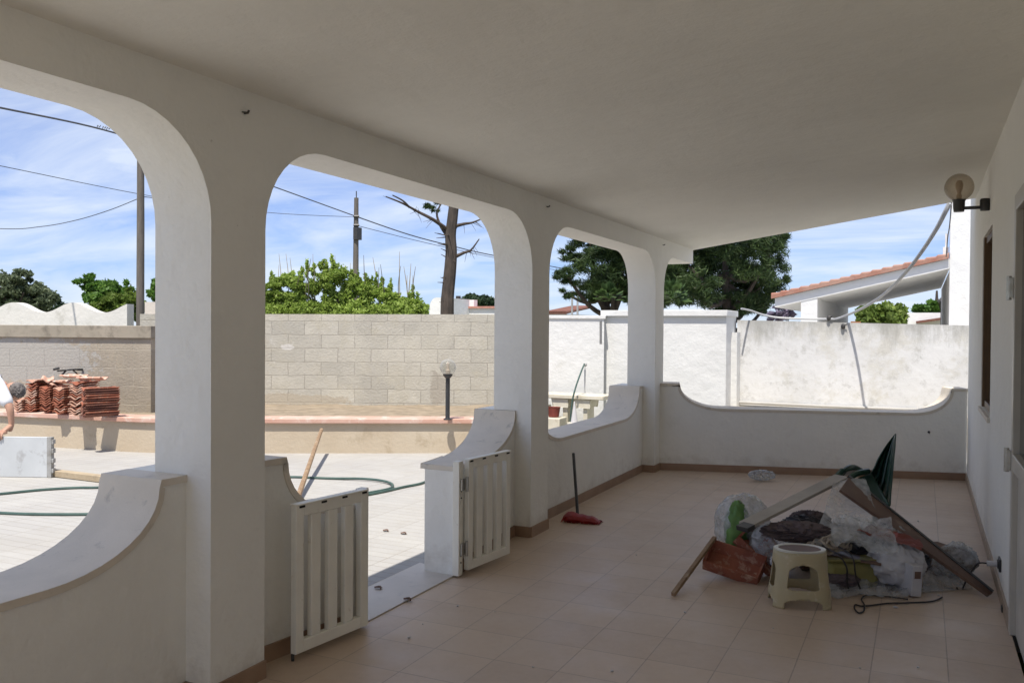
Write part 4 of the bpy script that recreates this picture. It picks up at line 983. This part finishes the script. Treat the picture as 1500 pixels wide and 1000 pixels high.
for i in range(120):
    t = random.random(); s = random.choice((-1, 1)); n = V((-dd.y, dd.x, 0)); p = c0+dd*(Ld*t)+n*s*.03+V((0, 0, .0)); e = p+n*s*random.uniform(.01, .035)+dd*random.uniform(-.02, .03); e.z = .004
    fr.tube([p, e], [.004, .003], 4)
fr.build('bristles', REDPL, br)

# ------------------------------------------------------------------ stool
def stool():
    t = thing('plastic_stool', 'small beige plastic stool with a white oval rim standing before the junk pile', 'stool', (0, 0, 0))
    ta, tb, ba, bb, h = .135, .10, .165, .125, .305; n = 144
    def ring(z):
        k = 1-z/h; a = ta+(ba-ta)*k; b = tb+(bb-tb)*k; out = []
        for i in range(n):
            th = 2*pi*i/n; p = 2/(3.2-1.0*(z/h)); c, s = cos(th), sin(th)
            out.append(V((a*abs(c)**p*(1 if c >= 0 else -1), b*abs(s)**p*(1 if s >= 0 else -1), z)))
        return out
    zs = [0, .012, .024, .034, .042, .048, .052, .065, .08, .095, .102, .106, .11, .115, .13, .15, .17, .185, .195, .204, .212, .219, .225, .23, .2335, .236, .25, .275, .297]
    rings = [ring(z) for z in zs]; vs = [v for r_ in rings for v in r_]; fs = []
    for j in range(len(zs)-1):
        for i in range(n):
            z = (zs[j]+zs[j+1])/2; m = (rings[j][i]+rings[j][(i+1) % n])/2; th = math.atan2(m.y/bb, m.x/ba)
            # openings between the legs: below the stretcher and above it
            side = min(abs(((th+pi/4) % (pi/2))-pi/4), 9); lim = 0
            if z < .052: lim = .60*math.sqrt(max(0, 1-(z/.052)**4))
            elif .102 < z < .235:
                lim = .52
                if z > .185: lim = .52*math.sqrt(max(0, 1-((z-.185)/.05)**2))
                if z < .115: lim = .52*math.sqrt(max(.5, 1-((.115-z)/.02)**2))
            if side < lim: continue
            fs.append((j*n+i, j*n+(i+1) % n, (j+1)*n+(i+1) % n, (j+1)*n+i))
    MB().add(vs, fs).build('legs_frame', STOOLP, t, solid=.006)
    def el(k, z, q=1): return [V((ta*k*cos(2*pi*i/n), tb*k*sin(2*pi*i/n)*q, z)) for i in range(n)]
    R_ = [ring(.297), el(1.03, .305), el(.97, .308), el(.86, .306), el(.83, .301)]
    vs = [v for r_ in R_ for v in r_]; fs = [(j*n+i, j*n+(i+1) % n, (j+1)*n+(i+1) % n, (j+1)*n+i) for j in range(len(R_)-1) for i in range(n)]
    MB().add(vs, fs).build('rim', mat('pale_rim_plastic', (.66, .65, .58), .4), t)
    vs = el(.835, .302); MB().add(vs, [tuple(range(n))]).build('seat', mat('brown_seat_inlay', (.13, .07, .05), .6), t)
    return t
st = stool(); c = (G(1122, 885)+G(1193, 899)+G(1206, 878)+G(1140, 868))/4; st.location = (c.x+.02, c.y+.0, 0); st.rotation_euler = (0, 0, YAW-.12)

# ------------------------------------------------------------------ junk pile
def crumple(px, py, d, wpx, hpx, dep, amp, fq, name, label, cat, m, seed=0, flat=0, seg=76, group=None, yaw=0, solid=0, ridged=True):
    c = at(px, py, d); rx, rz = wpx/F*d/2, hpx/F*d/2
    def fn(dv):
        q = V((dv.x*fq+seed, dv.y*fq, dv.z*fq)); a = noise.noise(q)
        if ridged: a = 1-abs(a)*2.2; b = 1-abs(noise.noise(q*2.3))*2; a = a*.65+b*.35-.4
        return 1+amp*a
    mb = MB().sphere((0, 0, 0), (rx, dep, rz), seg, seg//2, fn)
    ml = min(v[2] for v in mb.v)
    o = mb.build(name, m, None, smooth=50); o.location = c; o.rotation_euler = (0, 0, YAW+yaw)
    if c.z+ml < .004: o.location.z = .004-ml
    tag(o, label, cat, group); return o
def drape(name, label, cat, corners, m, amp=.03, fq=7, nu=40, nv=30, sag=.0, seed=0, zmin=.006):
    a, b, c_, d_ = [V(p) for p in corners]
    def fn(u, v):
        p = a*(1-u)*(1-v)+b*u*(1-v)+c_*u*v+d_*(1-u)*v
        q = V((p.x*fq+seed, p.y*fq, p.z*fq)); k = noise.noise(q)+.5*noise.noise(q*2.1)+.3*(1-abs(noise.noise(q*3.7))*2)
        k2 = noise.noise(q*.9+V((9, 2, 4)))
        p = p+V((k2*amp, k*amp*.6, k*amp-sag*sin(pi*u)*sin(pi*v))); p.z = max(p.z, zmin+.002*k2); return p
    o = MB().grid(fn, nu, nv).build(name, m, None, smooth=60); tag(o, label, cat); return o
# boards
pk_ = at(1243, 699, 5.65)
foot = V((.375, 5.60, .012)); dd = (foot-pk_); Lb = dd.length; dn = dd.normalized(); sd = V((.35, -.9, -.42)).normalized(); sd = (sd-dn*sd.dot(dn)).normalized()
nb = dn.cross(sd).normalized()
MBb = MB()
w0 = sd*.24; th_ = nb*.009
vsb = []
E0 = pk_; E1 = foot+V((0, .02, .012)); F0 = pk_+dn*.10+sd*.24; F1 = foot+V((-.02, 0, 0))+sd*.01
F1.z = .012
for q in (th_, -th_): vsb += [E0+q, E1+q, F1+q, F0+q]
edge_pts = (E0-th_*2.2, E1-th_*2.2)
MBb.add(vsb, [(0, 1, 2, 3), (7, 6, 5, 4), (0, 4, 5, 1), (1, 5, 6, 2), (2, 6, 7, 3), (3, 7, 4, 0)])
bbo = tag(MBb.build('brown_board', BOARDB, bevel=.002), 'long brown board sloping from the top of the junk pile to the house wall', 'board')
MB().beam(E0+V((0, 0, .008)), E1+V((0, 0, .008)), .022, .016).build('edge_strip', BLACKPL, bbo)
A = at(1103, 771, 5.15); Bq = at(1243, 700, 5.75)
bb_ = MB(); d1 = (Bq-A).normalized(); s1_ = V((-.35, .75, .12)); s1_ = (s1_-d1*s1_.dot(d1)).normalized(); n1 = d1.cross(s1_)
bb_.obox((A+Bq)/2+s1_*.05, d1*(Bq-A).length/2, s1_*.05, n1*.010)
tag(bb_.build('pale_board', BOARDW, bevel=.002), 'pale narrow board with dark edge propped over the left of the pile', 'board')
tag(MB().obox(A-d1*.03+s1_*.03, d1*.035, s1_*.04, n1*.014).build('black_clip', BLACKPL), 'small black piece at the lower end of the pale board', 'clip')
A = at(1200, 806, 5.25); Bq = at(1292, 822, 5.1)
tag(MB().beam(A, Bq, .16, .016).build('low_shelf_board', BOARDB, bevel=.002), 'low brown shelf board lying level above the yellow container', 'board')
# crates/boxes that carry things
c = at(1160, 835, 5.75)
def cbox(name, label, cat, px, py, d, w, dep, h, m, yaw=0, z=None, bevel=.006):
    P = at(px, py, d); root = MB().box((-w/2, -dep/2, 0), (w/2, dep/2, h)).build(name, m, None, bevel=bevel); root.location = (P.x, P.y, 0.003 if z is None else z); root.rotation_euler = (0, 0, YAW+yaw); tag(root, label, cat); return root
cbox('cardboard_box', 'dark cardboard box at the right of the junk pile under the brown board', 'box', 1372, 850, 5.45, .14, .16, .17, CARD, .25)
cbox('cardboard_box', 'brown cardboard box buried in the middle of the junk pile', 'box', 1215, 840, 5.6, .42, .3, .24, CARD, -.1)
yb = thing('yellow_container', 'yellow plastic container under the low shelf board behind the stool', 'container', (0, 0, 0))
MB().box((-.15, -.07, 0), (.15, .07, .155)).build('body', YELLOW, yb, bevel=.03); MB().box((-.155, -.075, .156), (.155, .075, .172)).build('lid', YELLOW, yb, bevel=.006)
P = at(1244, 845, 5.15); yb.location = (P.x, P.y, .002); yb.rotation_euler = (0, 0, YAW+.05)
wb = thing('white_box', 'white printed packaging box leaning in the white plastic bag', 'box', (0, 0, 0))
MB().box((-.03, -.06, 0), (.03, .06, .17)).build('carton', PAPER, wb, bevel=.003); MB().box((-.018, -.0625, .10), (.018, -.0605, .14)).build('printed_mark', CARD, wb)
P = at(1334, 842, 4.98); wb.location = (P.x, P.y, .01); wb.rotation_euler = (0, .05, YAW+.1)
crumple(1313, 826, 5.12, 78, 62, .12, .22, 2.2, 'plastic_bag', 'white plastic bag of packaging right of the yellow container', 'bag', PAPER, 3)
crumple(1300, 790, 5.3, 66, 44, .11, .25, 2.4, 'plastic_bag', 'milky plastic bag under the red-brown cloth', 'bag', BAGCLR, 8)
crumple(1178, 775, 5.45, 66, 36, .13, .34, 3.2, 'dark_bag_and_shade', 'black bag in the centre of the junk pile', 'bag', BAGDK, 5)
crumple(1186, 762, 5.55, 56, 26, .10, .34, 3.4, 'dusty_cap', 'dusty purple-brown cloth folded over the black bag', 'cloth', BAGPUR, 12)
# red-brown cloth
drape('red_cloth', 'red-brown cloth with pink stripes lying under the brown board', 'cloth', [at(1256, 778, 5.1), at(1350, 806, 5.0), at(1346, 782, 5.35), at(1285, 760, 5.4)], REDBAG, .02, 9, seed=4)
# clear sheets
drape('plastic_sheet', 'clear plastic sheet draped from the peak of the junk pile', 'plastic sheet', [at(1190, 800, 5.1), at(1300, 800, 5.1), at(1266, 704, 5.62), at(1222, 706, 5.6)], BAGCLR, .028, 4.2, seed=1)
drape('plastic_sheet', 'crumpled clear plastic sheet across the middle of the pile', 'plastic sheet', [at(1218, 792, 4.98), at(1322, 812, 4.95), at(1300, 756, 5.25), at(1225, 750, 5.3)], BAGCLR, .05, 6, seed=7)
drape('plastic_sheet', 'clear plastic sheet spilling onto the floor behind the stool', 'plastic sheet', [at(1195, 872, 4.9), at(1330, 872, 4.9), at(1310, 840, 5.2), at(1205, 838, 5.2)], SHEET, .03, 9, seed=17)
drape('plastic_sheet', 'grey plastic sheet on the floor under the end of the brown board', 'plastic sheet', [at(1345, 868, 5.0), at(1425, 866, 5.1), at(1418, 815, 5.6), at(1372, 812, 5.4)], SHEET, .035, 8, seed=21)
# green bag in clear plastic at the left
crumple(1080, 776, 5.55, 36, 84, .08, .13, 2.2, 'green_bag', 'bright green bag wrapped in clear plastic at the left of the pile', 'bag', GREENBAG, 2)
crumple(1088, 768, 5.62, 80, 88, .14, .15, 1.6, 'plastic_wrapping', 'clear plastic wrapping around the bright green bag', 'plastic sheet', BAGCLR, 6)
crumple(1130, 797, 5.4, 60, 56, .13, .2, 2.3, 'plastic_bag', 'milky plastic bag between the green bag and the stool', 'bag', BAGCLR, 15)
crumple(1116, 696, 8.7, 36, 14, .07, .35, 3.0, 'crumpled_film', 'crumpled clear film on the floor by the far parapet', 'plastic film', BAGCLR, 19)
crumple(1168, 778, 5.25, 96, 26, .10, .38, 3.4, 'brown_cloth', 'brown cloth crumpled between the pale board and the stool', 'cloth', BAGPUR, 41)
crumple(1290, 838, 5.3, 130, 50, .14, .36, 3.4, 'dark_bag_and_shade', 'dark lump added as shade low in the pile behind the white packaging', 'bag', BAGDK, 43)  # dark lump stands in for the shadow under the pile
crumple(1400, 842, 5.35, 56, 46, .09, .25, 2.0, 'plastic_bag', 'dusty plastic bag under the low end of the brown board', 'bag', BAGCLR, 47)
# terracotta troughs
def trough(label, P, rz, rx, ry, L=.33, W=.21, Hh=.085):
    m = MB(); t = .01; pr = [(-W/2, Hh), (-W/2*.82, 0), (W/2*.82, 0), (W/2, Hh), (W/2-t, Hh), (W/2*.82-t, t), (-W/2*.82+t, t), (-W/2+t, Hh)]
    m.prism(pr, lambda x, z: (x, -L/2, z), lambda x, z: (x, L/2, z))
    for y in (-L/2, L/2-t): m.prism([(-W/2*.82+t, t+.001), (W/2*.82-t, t+.001), (W/2-t-.001, Hh-.002), (-W/2+t+.001, Hh-.002)], lambda x, z, y=y: (x, y+.0005, z), lambda x, z, y=y: (x, y+t, z))
    o = m.build('terracotta_trough', TERRA, None, bevel=.003); o.location = P; o.rotation_euler = (Matrix.Rotation(rx, 3, cr) @ Matrix.Rotation(ry, 3, fw) @ Matrix.Rotation(rz, 3, 'Z')).to_euler(); tag(o, label, 'trough', 'terracotta pieces left of the stool'); return o
P = G(1066, 842); trough('open terracotta trough lying left of the stool, nearest the camera', (P.x+.04, P.y-.02, .05), YAW+1.05, .50, -.05)
P = G(1098, 838); trough('terracotta trough tipped on its side against the milky plastic bag', (P.x+.05, P.y+.06, .10), YAW+.8, .75, .35)
m = MB(); 
def cop(u, v):
    a = pi*u; r = .095-.014*v; return V((r*cos(a), .30*v-.15, r*sin(a)))
m.grid(cop, 16, 3); o = m.build('curved_tile', TERRA, None, solid=.011); P = G(1085, 825); o.location = (P.x, P.y, .10); o.rotation_euler = (1.2, .35, YAW+.5); tag(o, 'curved terracotta tile standing in the open trough', 'roof tile', 'terracotta pieces left of the stool')
# wooden stick
P = G(986, 873); A = at(1047, 787, 5.45)
tag(MB().beam(P+V((0, 0, .012)), A, .026, .022).build('wooden_stick', WOOD, bevel=.003), 'square wooden stick leaning on the wrapped green bag', 'stick')
# tangled ropes and straps
rp = MB()
for k in range(9):
    c = at(1220+random.uniform(-14, 14), 796+random.uniform(-6, 6), 5.12+random.uniform(-.05, .08)); pts = []
    for i in range(12):
        a = i*2*pi/7+k; pts.append(c+cr*cos(a)*random.uniform(.03, .11)+V((0, 0, 1))*sin(a)*random.uniform(.015, .05)+fw*random.uniform(-.04, .04))
    rp.tube(smooth_path(pts, 5), .0075, 6)
tag(rp.build('tangled_rope', ROPE), 'tangle of beige rope and straps on top of the pile behind the stool', 'rope')
cb = MB().tube(smooth_path([at(1205, 800, 5.1), at(1228, 812, 4.96), at(1240, 830, 4.93), at(1241, 850, 4.95), G(1243, 866)+V((0, 0, .008))], 6), .005, 6).tube(smooth_path([at(1225, 798, 5.1), at(1248, 815, 4.92), at(1254, 845, 4.92), G(1262, 868)+V((0, 0, .01))], 6), .005, 6)
tag(cb.build('black_flex', CABLE), 'two black cables hanging over the shelf board in front of the yellow container', 'cable')
q = [(1380, 876), (1365, 882), (1330, 884), (1300, 885), (1275, 888), (1262, 889), (1253, 887), (1252, 893), (1258, 899), (1265, 896), (1266, 888), (1262, 880), (1270, 874), (1300, 876), (1330, 880)]
tag(MB().tube(smooth_path([G(x, y)+V((0, 0, .007+.004*(i > 9))) for i, (x, y) in enumerate(q)], 6), .0045, 6).build('power_cable', CABLE), 'dark power cable with a small loop on the floor right of the stool', 'cable')
for i, (x, y) in enumerate([(1312, 890), (735, 878), (980, 872), (905, 772), (1020, 760), (975, 766), (880, 792), (1110, 940), (862, 860)]):
    if i > 0: continue
    P = G(x, y); tag(MB().sphere(P+V((0, 0, .006)), (.014, .009, .006), 8, 6, lambda d: 1+.3*noise.noise(d*3)).build('paper_scrap', PAPER), 'tiny white scrap on the floor below the dark cable', 'scrap')
for i in range(16):
    x, y = random.uniform(560, 1380), random.uniform(745, 985); P = G(x, y)
    if P.x < -2.3 or P.x > .3: continue
    r_ = random.uniform(.004, .009)
    tag(MB().sphere(P+V((0, 0, r_*.6)), (r_, r_*.8, r_*.6), 7, 5, lambda d: 1+.4*noise.noise(d*3+V((i, 0, 0)))).build('plaster_crumb', PAPER), 'tiny pale crumb of plaster lying on the veranda floor tiles', 'crumb', 'plaster crumbs on the floor')
# rag pieces and tool in the pile
crumple(1150, 822, 5.2, 40, 22, .08, .25, 2.6, 'clear_pot', 'small clear plastic tub seen between the stool legs', 'tub', PAPER, 31)
crumple(1228, 862, 5.1, 60, 22, .09, .25, 2.6, 'dark_rag', 'dark rag on the floor behind the stool', 'rag', BAGPUR, 33)
crumple(1395, 848, 5.45, 66, 34, .14, .25, 2.2, 'dark_rag', 'dark crumpled rag under the low end of the brown board', 'rag', BAGPUR, 37)

# ------------------------------------------------------------------ green plastic chair, tipped over behind the boards
ch = thing('plastic_chair', 'dark green plastic garden chair tipped over behind the brown board', 'chair', G(1290, 745))
D0 = 6.2
tip = at(1312, 635, D0)
outl_l = [(1312, 635), (1300, 650), (1292, 662), (1286, 672), (1281, 684), (1276, 692)]; outl_r = [(1312, 635), (1311, 655), (1309, 675), (1307, 700), (1305, 722), (1304, 740)]
def chb(u, v):
    # u across, v down
    i = v*5; k = min(int(i), 4); f = i-k
    L_ = (outl_l[k][0]*(1-f)+outl_l[k+1][0]*f, outl_l[k][1]*(1-f)+outl_l[k+1][1]*f); Rr = (outl_r[k][0]*(1-f)+outl_r[k+1][0]*f, outl_r[k][1]*(1-f)+outl_r[k+1][1]*f)
    x = L_[0]*(1-u)+Rr[0]*u; y = L_[1]*(1-u)+Rr[1]*u
    return at(x, y, D0+.10*sin(pi*u)+.25*(1-u)-.02*cos(u*pi*8))
MB().grid(chb, 40, 16).build('backrest', GREENPL, ch, solid=.008)
sb = [at(1276, 692, D0+.25), at(1304, 740, D0), at(1285, 760, D0+.15), at(1252, 702, D0+.35)]
def seatf(u, v): 
    p = sb[0]*(1-u)*(1-v)+sb[1]*u*(1-v)+sb[2]*u*v+sb[3]*(1-u)*v; return p+fw*.03*sin(pi*u)*sin(pi*v)
MB().grid(seatf, 12, 10).build('seat', GREENPL, ch, solid=.008)
for pts in ([(1222, 704, 6.5), (1232, 694, 6.5), (1242, 686, 6.55), (1250, 684, 6.6), (1262, 690, 6.6)], [(1214, 712, 6.3), (1224, 700, 6.3), (1234, 689, 6.35)], [(1245, 700, 6.4), (1256, 693, 6.4), (1272, 690, 6.45)], [(1285, 750, 6.35), (1270, 800, 6.3), (1268, 815, 6.3)]):
    qq = smooth_path([at(*p) for p in pts], 4); MB().tube(qq, [.022]*len(qq), 8).build('leg' if pts[-1][1] < 692 and len(pts) == 3 or pts[-1][1] > 700 else 'armrest', GREENPL, ch)
def armf(u, v): return at(1228+34*u, 700-14*sin(pi*(u*.55+.1))+7*v, 6.45+.2*v)
MB().grid(armf, 10, 4).build('armrest', GREENPL, ch, solid=.008)

# ------------------------------------------------------------------ man with the grey panel
PD = 8.95
def mp(x, y, dd=0): return at(x, y, PD+dd)
pn = thing('formwork_panel', 'grey metal formwork panel with notched edge held upright on the paving', 'panel', G(20, 697, CY))
A = G(79, 699, CY); Bq = G(-70, 697, CY); dv = (A-Bq).normalized(); nv_ = V((-dv.y, dv.x, 0)); Lp = (A-Bq).length; ph = .405
MB().obox(Bq+dv*(Lp-.06)/2+V((0, 0, ph/2+.002)), dv*(Lp-.06)/2, nv_*.016, V((0, 0, ph/2))).build('sheet', GALV, pn, bevel=.004)
ed = MB().obox(A-dv*.035+V((0, 0, ph/2+.002)), dv*.022, nv_*.028, V((0, 0, ph/2)))
for z in (.07, .17, .27, .36): ed.obox(A-dv*.004+V((0, 0, z)), dv*.0088, nv_*.024, V((0, 0, .022)))
ed.build('edge_bracket', mat('dirty_grey_metal', (.33, .33, .32), .6, (.22, .21, .19), 14), pn, bevel=.002)
man = thing('person', 'man in a white t-shirt bending down to hold the grey panel at the left edge', 'person', G(-75, 694, CY))
def skin_chain(name, verts, edges, radii, m, parent, sub=2):
    me = bpy.data.meshes.new(name); me.from_pydata([tuple(v) for v in verts], edges, []); me.materials.append(m)
    o = bpy.data.objects.new(name, me); COL.objects.link(o); adopt(o, parent)
    sk_ = o.modifiers.new('skin', 'SKIN'); sk_.use_smooth_shade = True
    for i, r in enumerate(radii): me.skin_vertices[0].data[i].radius = r if isinstance(r, tuple) else (r, r)
    me.skin_vertices[0].data[0].use_root = True
    s_ = o.modifiers.new('sub', 'SUBSURF'); s_.levels = s_.render_levels = sub
    return o
def mk(me):
    if not me.skin_vertices: pass
import bmesh
def skin_obj(name, verts, edges, radii, m, parent, sub=2):
    bm = bmesh.new(); lay = bm.verts.layers.skin.verify(); vs = [bm.verts.new(tuple(v)) for v in verts]
    for i, (v, r) in enumerate(zip(vs, radii)):
        v[lay].radius = r if isinstance(r, tuple) else (r, r); v[lay].use_root = (i == 0)
    for a, b in edges: bm.edges.new((vs[a], vs[b]))
    me = bpy.data.meshes.new(name); bm.to_mesh(me); bm.free(); me.materials.append(m)
    o = bpy.data.objects.new(name, me); COL.objects.link(o); adopt(o, parent)
    k = o.modifiers.new('skin', 'SKIN'); k.use_smooth_shade = True
    k = o.modifiers.new('sub', 'SUBSURF'); k.levels = k.render_levels = sub
    return o
gz = G(-75, 694, CY).z
hip = mp(-78, 545, .35); chest = mp(-28, 552, .3); neck = mp(-2, 562, .25); headc = mp(20, 573, .2)
shR = mp(-4, 563, .05); elR = mp(15, 598, -.02); wrR = mp(17, 622, -.0); hdR = mp(13, 632, .0)
shL = mp(-14, 563, .5); elL = mp(-22, 606, .42); wrL = mp(-30, 628, .2); hdL = mp(-36, 634, .1)
hpR = mp(-80, 556, .2); knR = mp(-62, 622, .1); anR = mp(-86, 682, .15); toR = mp(-68, 690, .05)
hpL = mp(-84, 556, .5); knL = mp(-74, 622, .55); anL = mp(-104, 680, .6); toL = mp(-88, 688, .5)
verts = [hip, (hip+chest)/2, chest, neck, headc-(headc-neck)*.45, shR, elR, wrR, hdR, shL, elL, wrL, hdL, hpR, knR, anR, toR, hpL, knL, anL, toL]
edges = [(0, 1), (1, 2), (2, 3), (3, 4), (2, 5), (5, 6), (6, 7), (7, 8), (2, 9), (9, 10), (10, 11), (11, 12), (0, 13), (13, 14), (14, 15), (15, 16), (0, 17), (17, 18), (18, 19), (19, 20)]
rad = [.13, .12, .13, .06, .05, .055, .04, .028, .03, .055, .04, .028, .03, .085, .055, .038, .03, .085, .055, .038, .03]
skin_obj('body', verts, edges, rad, SKIN, man)
# shirt
mid = (hip+chest)/2
sv = [hip+(mid-hip)*.2, mid, chest, neck-(neck-chest)*.15, shR, shR.lerp(elR, .55), shR.lerp(elR, .92), shL, shL.lerp(elL, .55), shL.lerp(elL, .92)]
skin_obj('shirt', sv, [(0, 1), (1, 2), (2, 3), (2, 4), (4, 5), (5, 6), (2, 7), (7, 8), (8, 9)], [.155, .145, .155, .085, .078, .07, .066, .078, .07, .066], SHIRT, man)
skin_obj('trousers', [hip, hpR, knR, knR.lerp(anR, .85), hpL, knL, knL.lerp(anL, .85)], [(0, 1), (1, 2), (2, 3), (0, 4), (4, 5), (5, 6)], [.15, .105, .075, .062, .105, .075, .062], TROUS, man)
for an_, to_ in ((anR, toR), (anL, toL)):
    a2 = V((an_.x, an_.y, CY+.055)); t2 = V((to_.x, to_.y, CY+.04)); dd_ = (t2-a2).normalized()
    skin_obj('shoe', [a2-dd_*.05, a2+dd_*.06, a2+dd_*.15], [(0, 1), (1, 2)], [(.045, .05), (.045, .045), (.04, .03)], SHOE, man)
# head, looking down
hx = (headc-neck).normalized(); down = V((0, 0, -1)); face = (down+hx*.35).normalized(); face = (face-hx*face.dot(hx)).normalized(); side = hx.cross(face)
def hfn(dv):
    k = 1
    f = dv.y; u = dv.z
    if f > 0: k -= .10*abs(dv.x)*f; k += .12*math.exp(-((dv.x)**2/.03+(u+.05)**2/.04))*f
    if u < -.3: k -= .12*(abs(u)-.3)
    return k
hm_ = MB().sphere((0, 0, 0), (.076, .094, .112), 28, 20, hfn)
def tohead(o_, c0_=headc):
    Mh = Matrix((side, face, hx)).transposed().to_4x4()
    me = o_.data; me.transform(Matrix.Translation(c0_) @ Mh)
ho = hm_.build('head', SKIN, man); tohead(ho)
for sx_ in (-1, 1):
    e = MB().sphere((.078*sx_, -.005, -.005), (.012, .022, .032), 10, 8).build('ear', SKIN, man); tohead(e)
    e = MB().sphere((.028*sx_, .082, .008), .011, 10, 8).build('eye', EYEW, man); tohead(e)
e = MB().sphere((0, .086, -.052), (.024, .008, .006), 10, 6).build('mouth', mat('lips', (.3, .12, .1), .5), man); tohead(e)
def hr(dv): 
    return .98+.10*noise.noise(dv*5)+.10*noise.noise(V((dv.x*16, dv.y*16, dv.z*5)))
hm2 = MB().sphere((0, -.024, .034), (.080, .086, .092), 44, 30, hr).build('hair', HAIR, man); tohead(hm2)
# hands with five fingers over the top edge of the panel
def hand(wr, tp, dirx, parent):
    """wr wrist, tp point on the panel's top edge, fingers fall over the near side"""
    d = (tp-wr).normalized(); nr = -fw
    palm = tp+V((0, 0, .022))
    vv = [wr, wr.lerp(palm, .5), palm]; ee = [(0, 1), (1, 2)]; rr = [.026, (.034, .022), (.036, .02)]
    for i in range(4):
        o_ = dirx*(-.030+.02*i); ln = (.9, 1.05, 1.0, .8)[i]
        a1 = palm+o_+nr*.018+V((0, 0, .004)); a2 = a1+nr*.016+V((0, 0, -.024*ln)); a3 = a2+nr*-.002+V((0, 0, -.026*ln)); a4 = a3+nr*-.006+V((0, 0, -.018*ln))
        n0 = len(vv); vv += [a1, a2, a3, a4]; ee += [(2, n0), (n0, n0+1), (n0+1, n0+2), (n0+2, n0+3)]; rr += [.0095, .009, .008, .007]
    t1 = palm-dirx*.036-nr*.0+V((0, 0, .0)); t2 = t1-nr*.022+V((0, 0, -.02))-dirx*.006; t3 = t2+V((0, 0, -.026))
    n0 = len(vv); vv += [t1, t2, t3]; ee += [(1, n0), (n0, n0+1), (n0+1, n0+2)]; rr += [.012, .0105, .009]
    skin_obj('hand', vv, ee, rr, SKIN, parent)
ztop = CY+ph+.002
pR = Bq+dv*((mp(13, 636)-Bq).dot(dv)); pR.z = ztop; hand(wrR, pR, dv, man)
pL = Bq+dv*.22; pL.z = ztop; hand(wrL, pL, dv, man)

# ------------------------------------------------------------------ sky and sun
w = bpy.data.worlds.new('World'); S.world = w; w.use_nodes = True; nt = w.node_tree
bg = nt.nodes['Background']
SUN_EL, SUN_AZ = R(66), R(-160)     # direction towards the sun measured from +Y, clockwise from above
tosun = V((sin(-SUN_AZ)*cos(SUN_EL)*-1, cos(SUN_AZ)*cos(SUN_EL), sin(SUN_EL)))
tosun = V((.12, -.99, 0)).normalized()*cos(SUN_EL)+V((0, 0, sin(SUN_EL)))
sky = nt.nodes.new('ShaderNodeTexSky'); sky.sky_type = 'NISHITA'; sky.sun_disc = False
sky.sun_elevation = SUN_EL; sky.sun_rotation = math.atan2(tosun.x, tosun.y); sky.air_density = 1.0; sky.dust_density = .0; sky.ozone_density = 4.5; sky.altitude = 10
tc = nt.nodes.new('ShaderNodeTexCoord'); sp = nt.nodes.new('ShaderNodeSeparateXYZ'); nt.links.new(tc.outputs['Generated'], sp.inputs[0])
mx = nt.nodes.new('ShaderNodeMath'); mx.operation = 'ADD'; mx.inputs[1].default_value = .12; nt.links.new(sp.outputs[2], mx.inputs[0])
def div(o):
    d = nt.nodes.new('ShaderNodeMath'); d.operation = 'DIVIDE'; nt.links.new(o, d.inputs[0]); nt.links.new(mx.outputs[0], d.inputs[1]); return d.outputs[0]
cb = nt.nodes.new('ShaderNodeCombineXYZ'); nt.links.new(div(sp.outputs[0]), cb.inputs[0]); nt.links.new(div(sp.outputs[1]), cb.inputs[1])
mpn = nt.nodes.new('ShaderNodeMapping'); nt.links.new(cb.outputs[0], mpn.inputs[0]); mpn.inputs['Scale'].default_value = (.55, 1.15, 1); mpn.inputs['Rotation'].default_value = (0, 0, -.5)
f1 = ramp(nt, nz(nt, mpn.outputs[0], 1.1, 9, .6, .5), .34, .68, .12, .95)
mp2 = nt.nodes.new('ShaderNodeMapping'); nt.links.new(tc.outputs['Generated'], mp2.inputs[0]); mp2.inputs['Scale'].default_value = (1, 1, 2.6)
f2 = ramp(nt, nz(nt, mp2.outputs[0], 5.5, 8, .55, .2), .48, .70, 0, .8)
mm = nt.nodes.new('ShaderNodeMath'); mm.operation = 'MAXIMUM'; nt.links.new(f1, mm.inputs[0]); nt.links.new(f2, mm.inputs[1])
tint = mixc(nt, 1.0, sky.outputs[0], (.38, .455, .70), 'MULTIPLY')
col = mixc(nt, mm.outputs[0], tint, (4.2, 4.6, 5.2))
nt.links.new(col, bg.inputs['Color']); bg.inputs['Strength'].default_value = .088
sl = bpy.data.lights.new('sun', 'SUN'); sl.energy = 2.75; sl.angle = R(.55); sl.color = (1, .94, .85)
so_ = bpy.data.objects.new('sun', sl); COL.objects.link(so_); so_.rotation_euler = tosun.to_track_quat('Z', 'Y').to_euler()

S.view_settings.view_transform = 'Standard'; S.view_settings.look = 'None'; S.view_settings.exposure = 1.21; S.view_settings.gamma = 1
S.render.engine = 'CYCLES'
S.cycles.max_bounces = 8; S.cycles.diffuse_bounces = 6; S.cycles.glossy_bounces = 3; S.cycles.transparent_max_bounces = 12
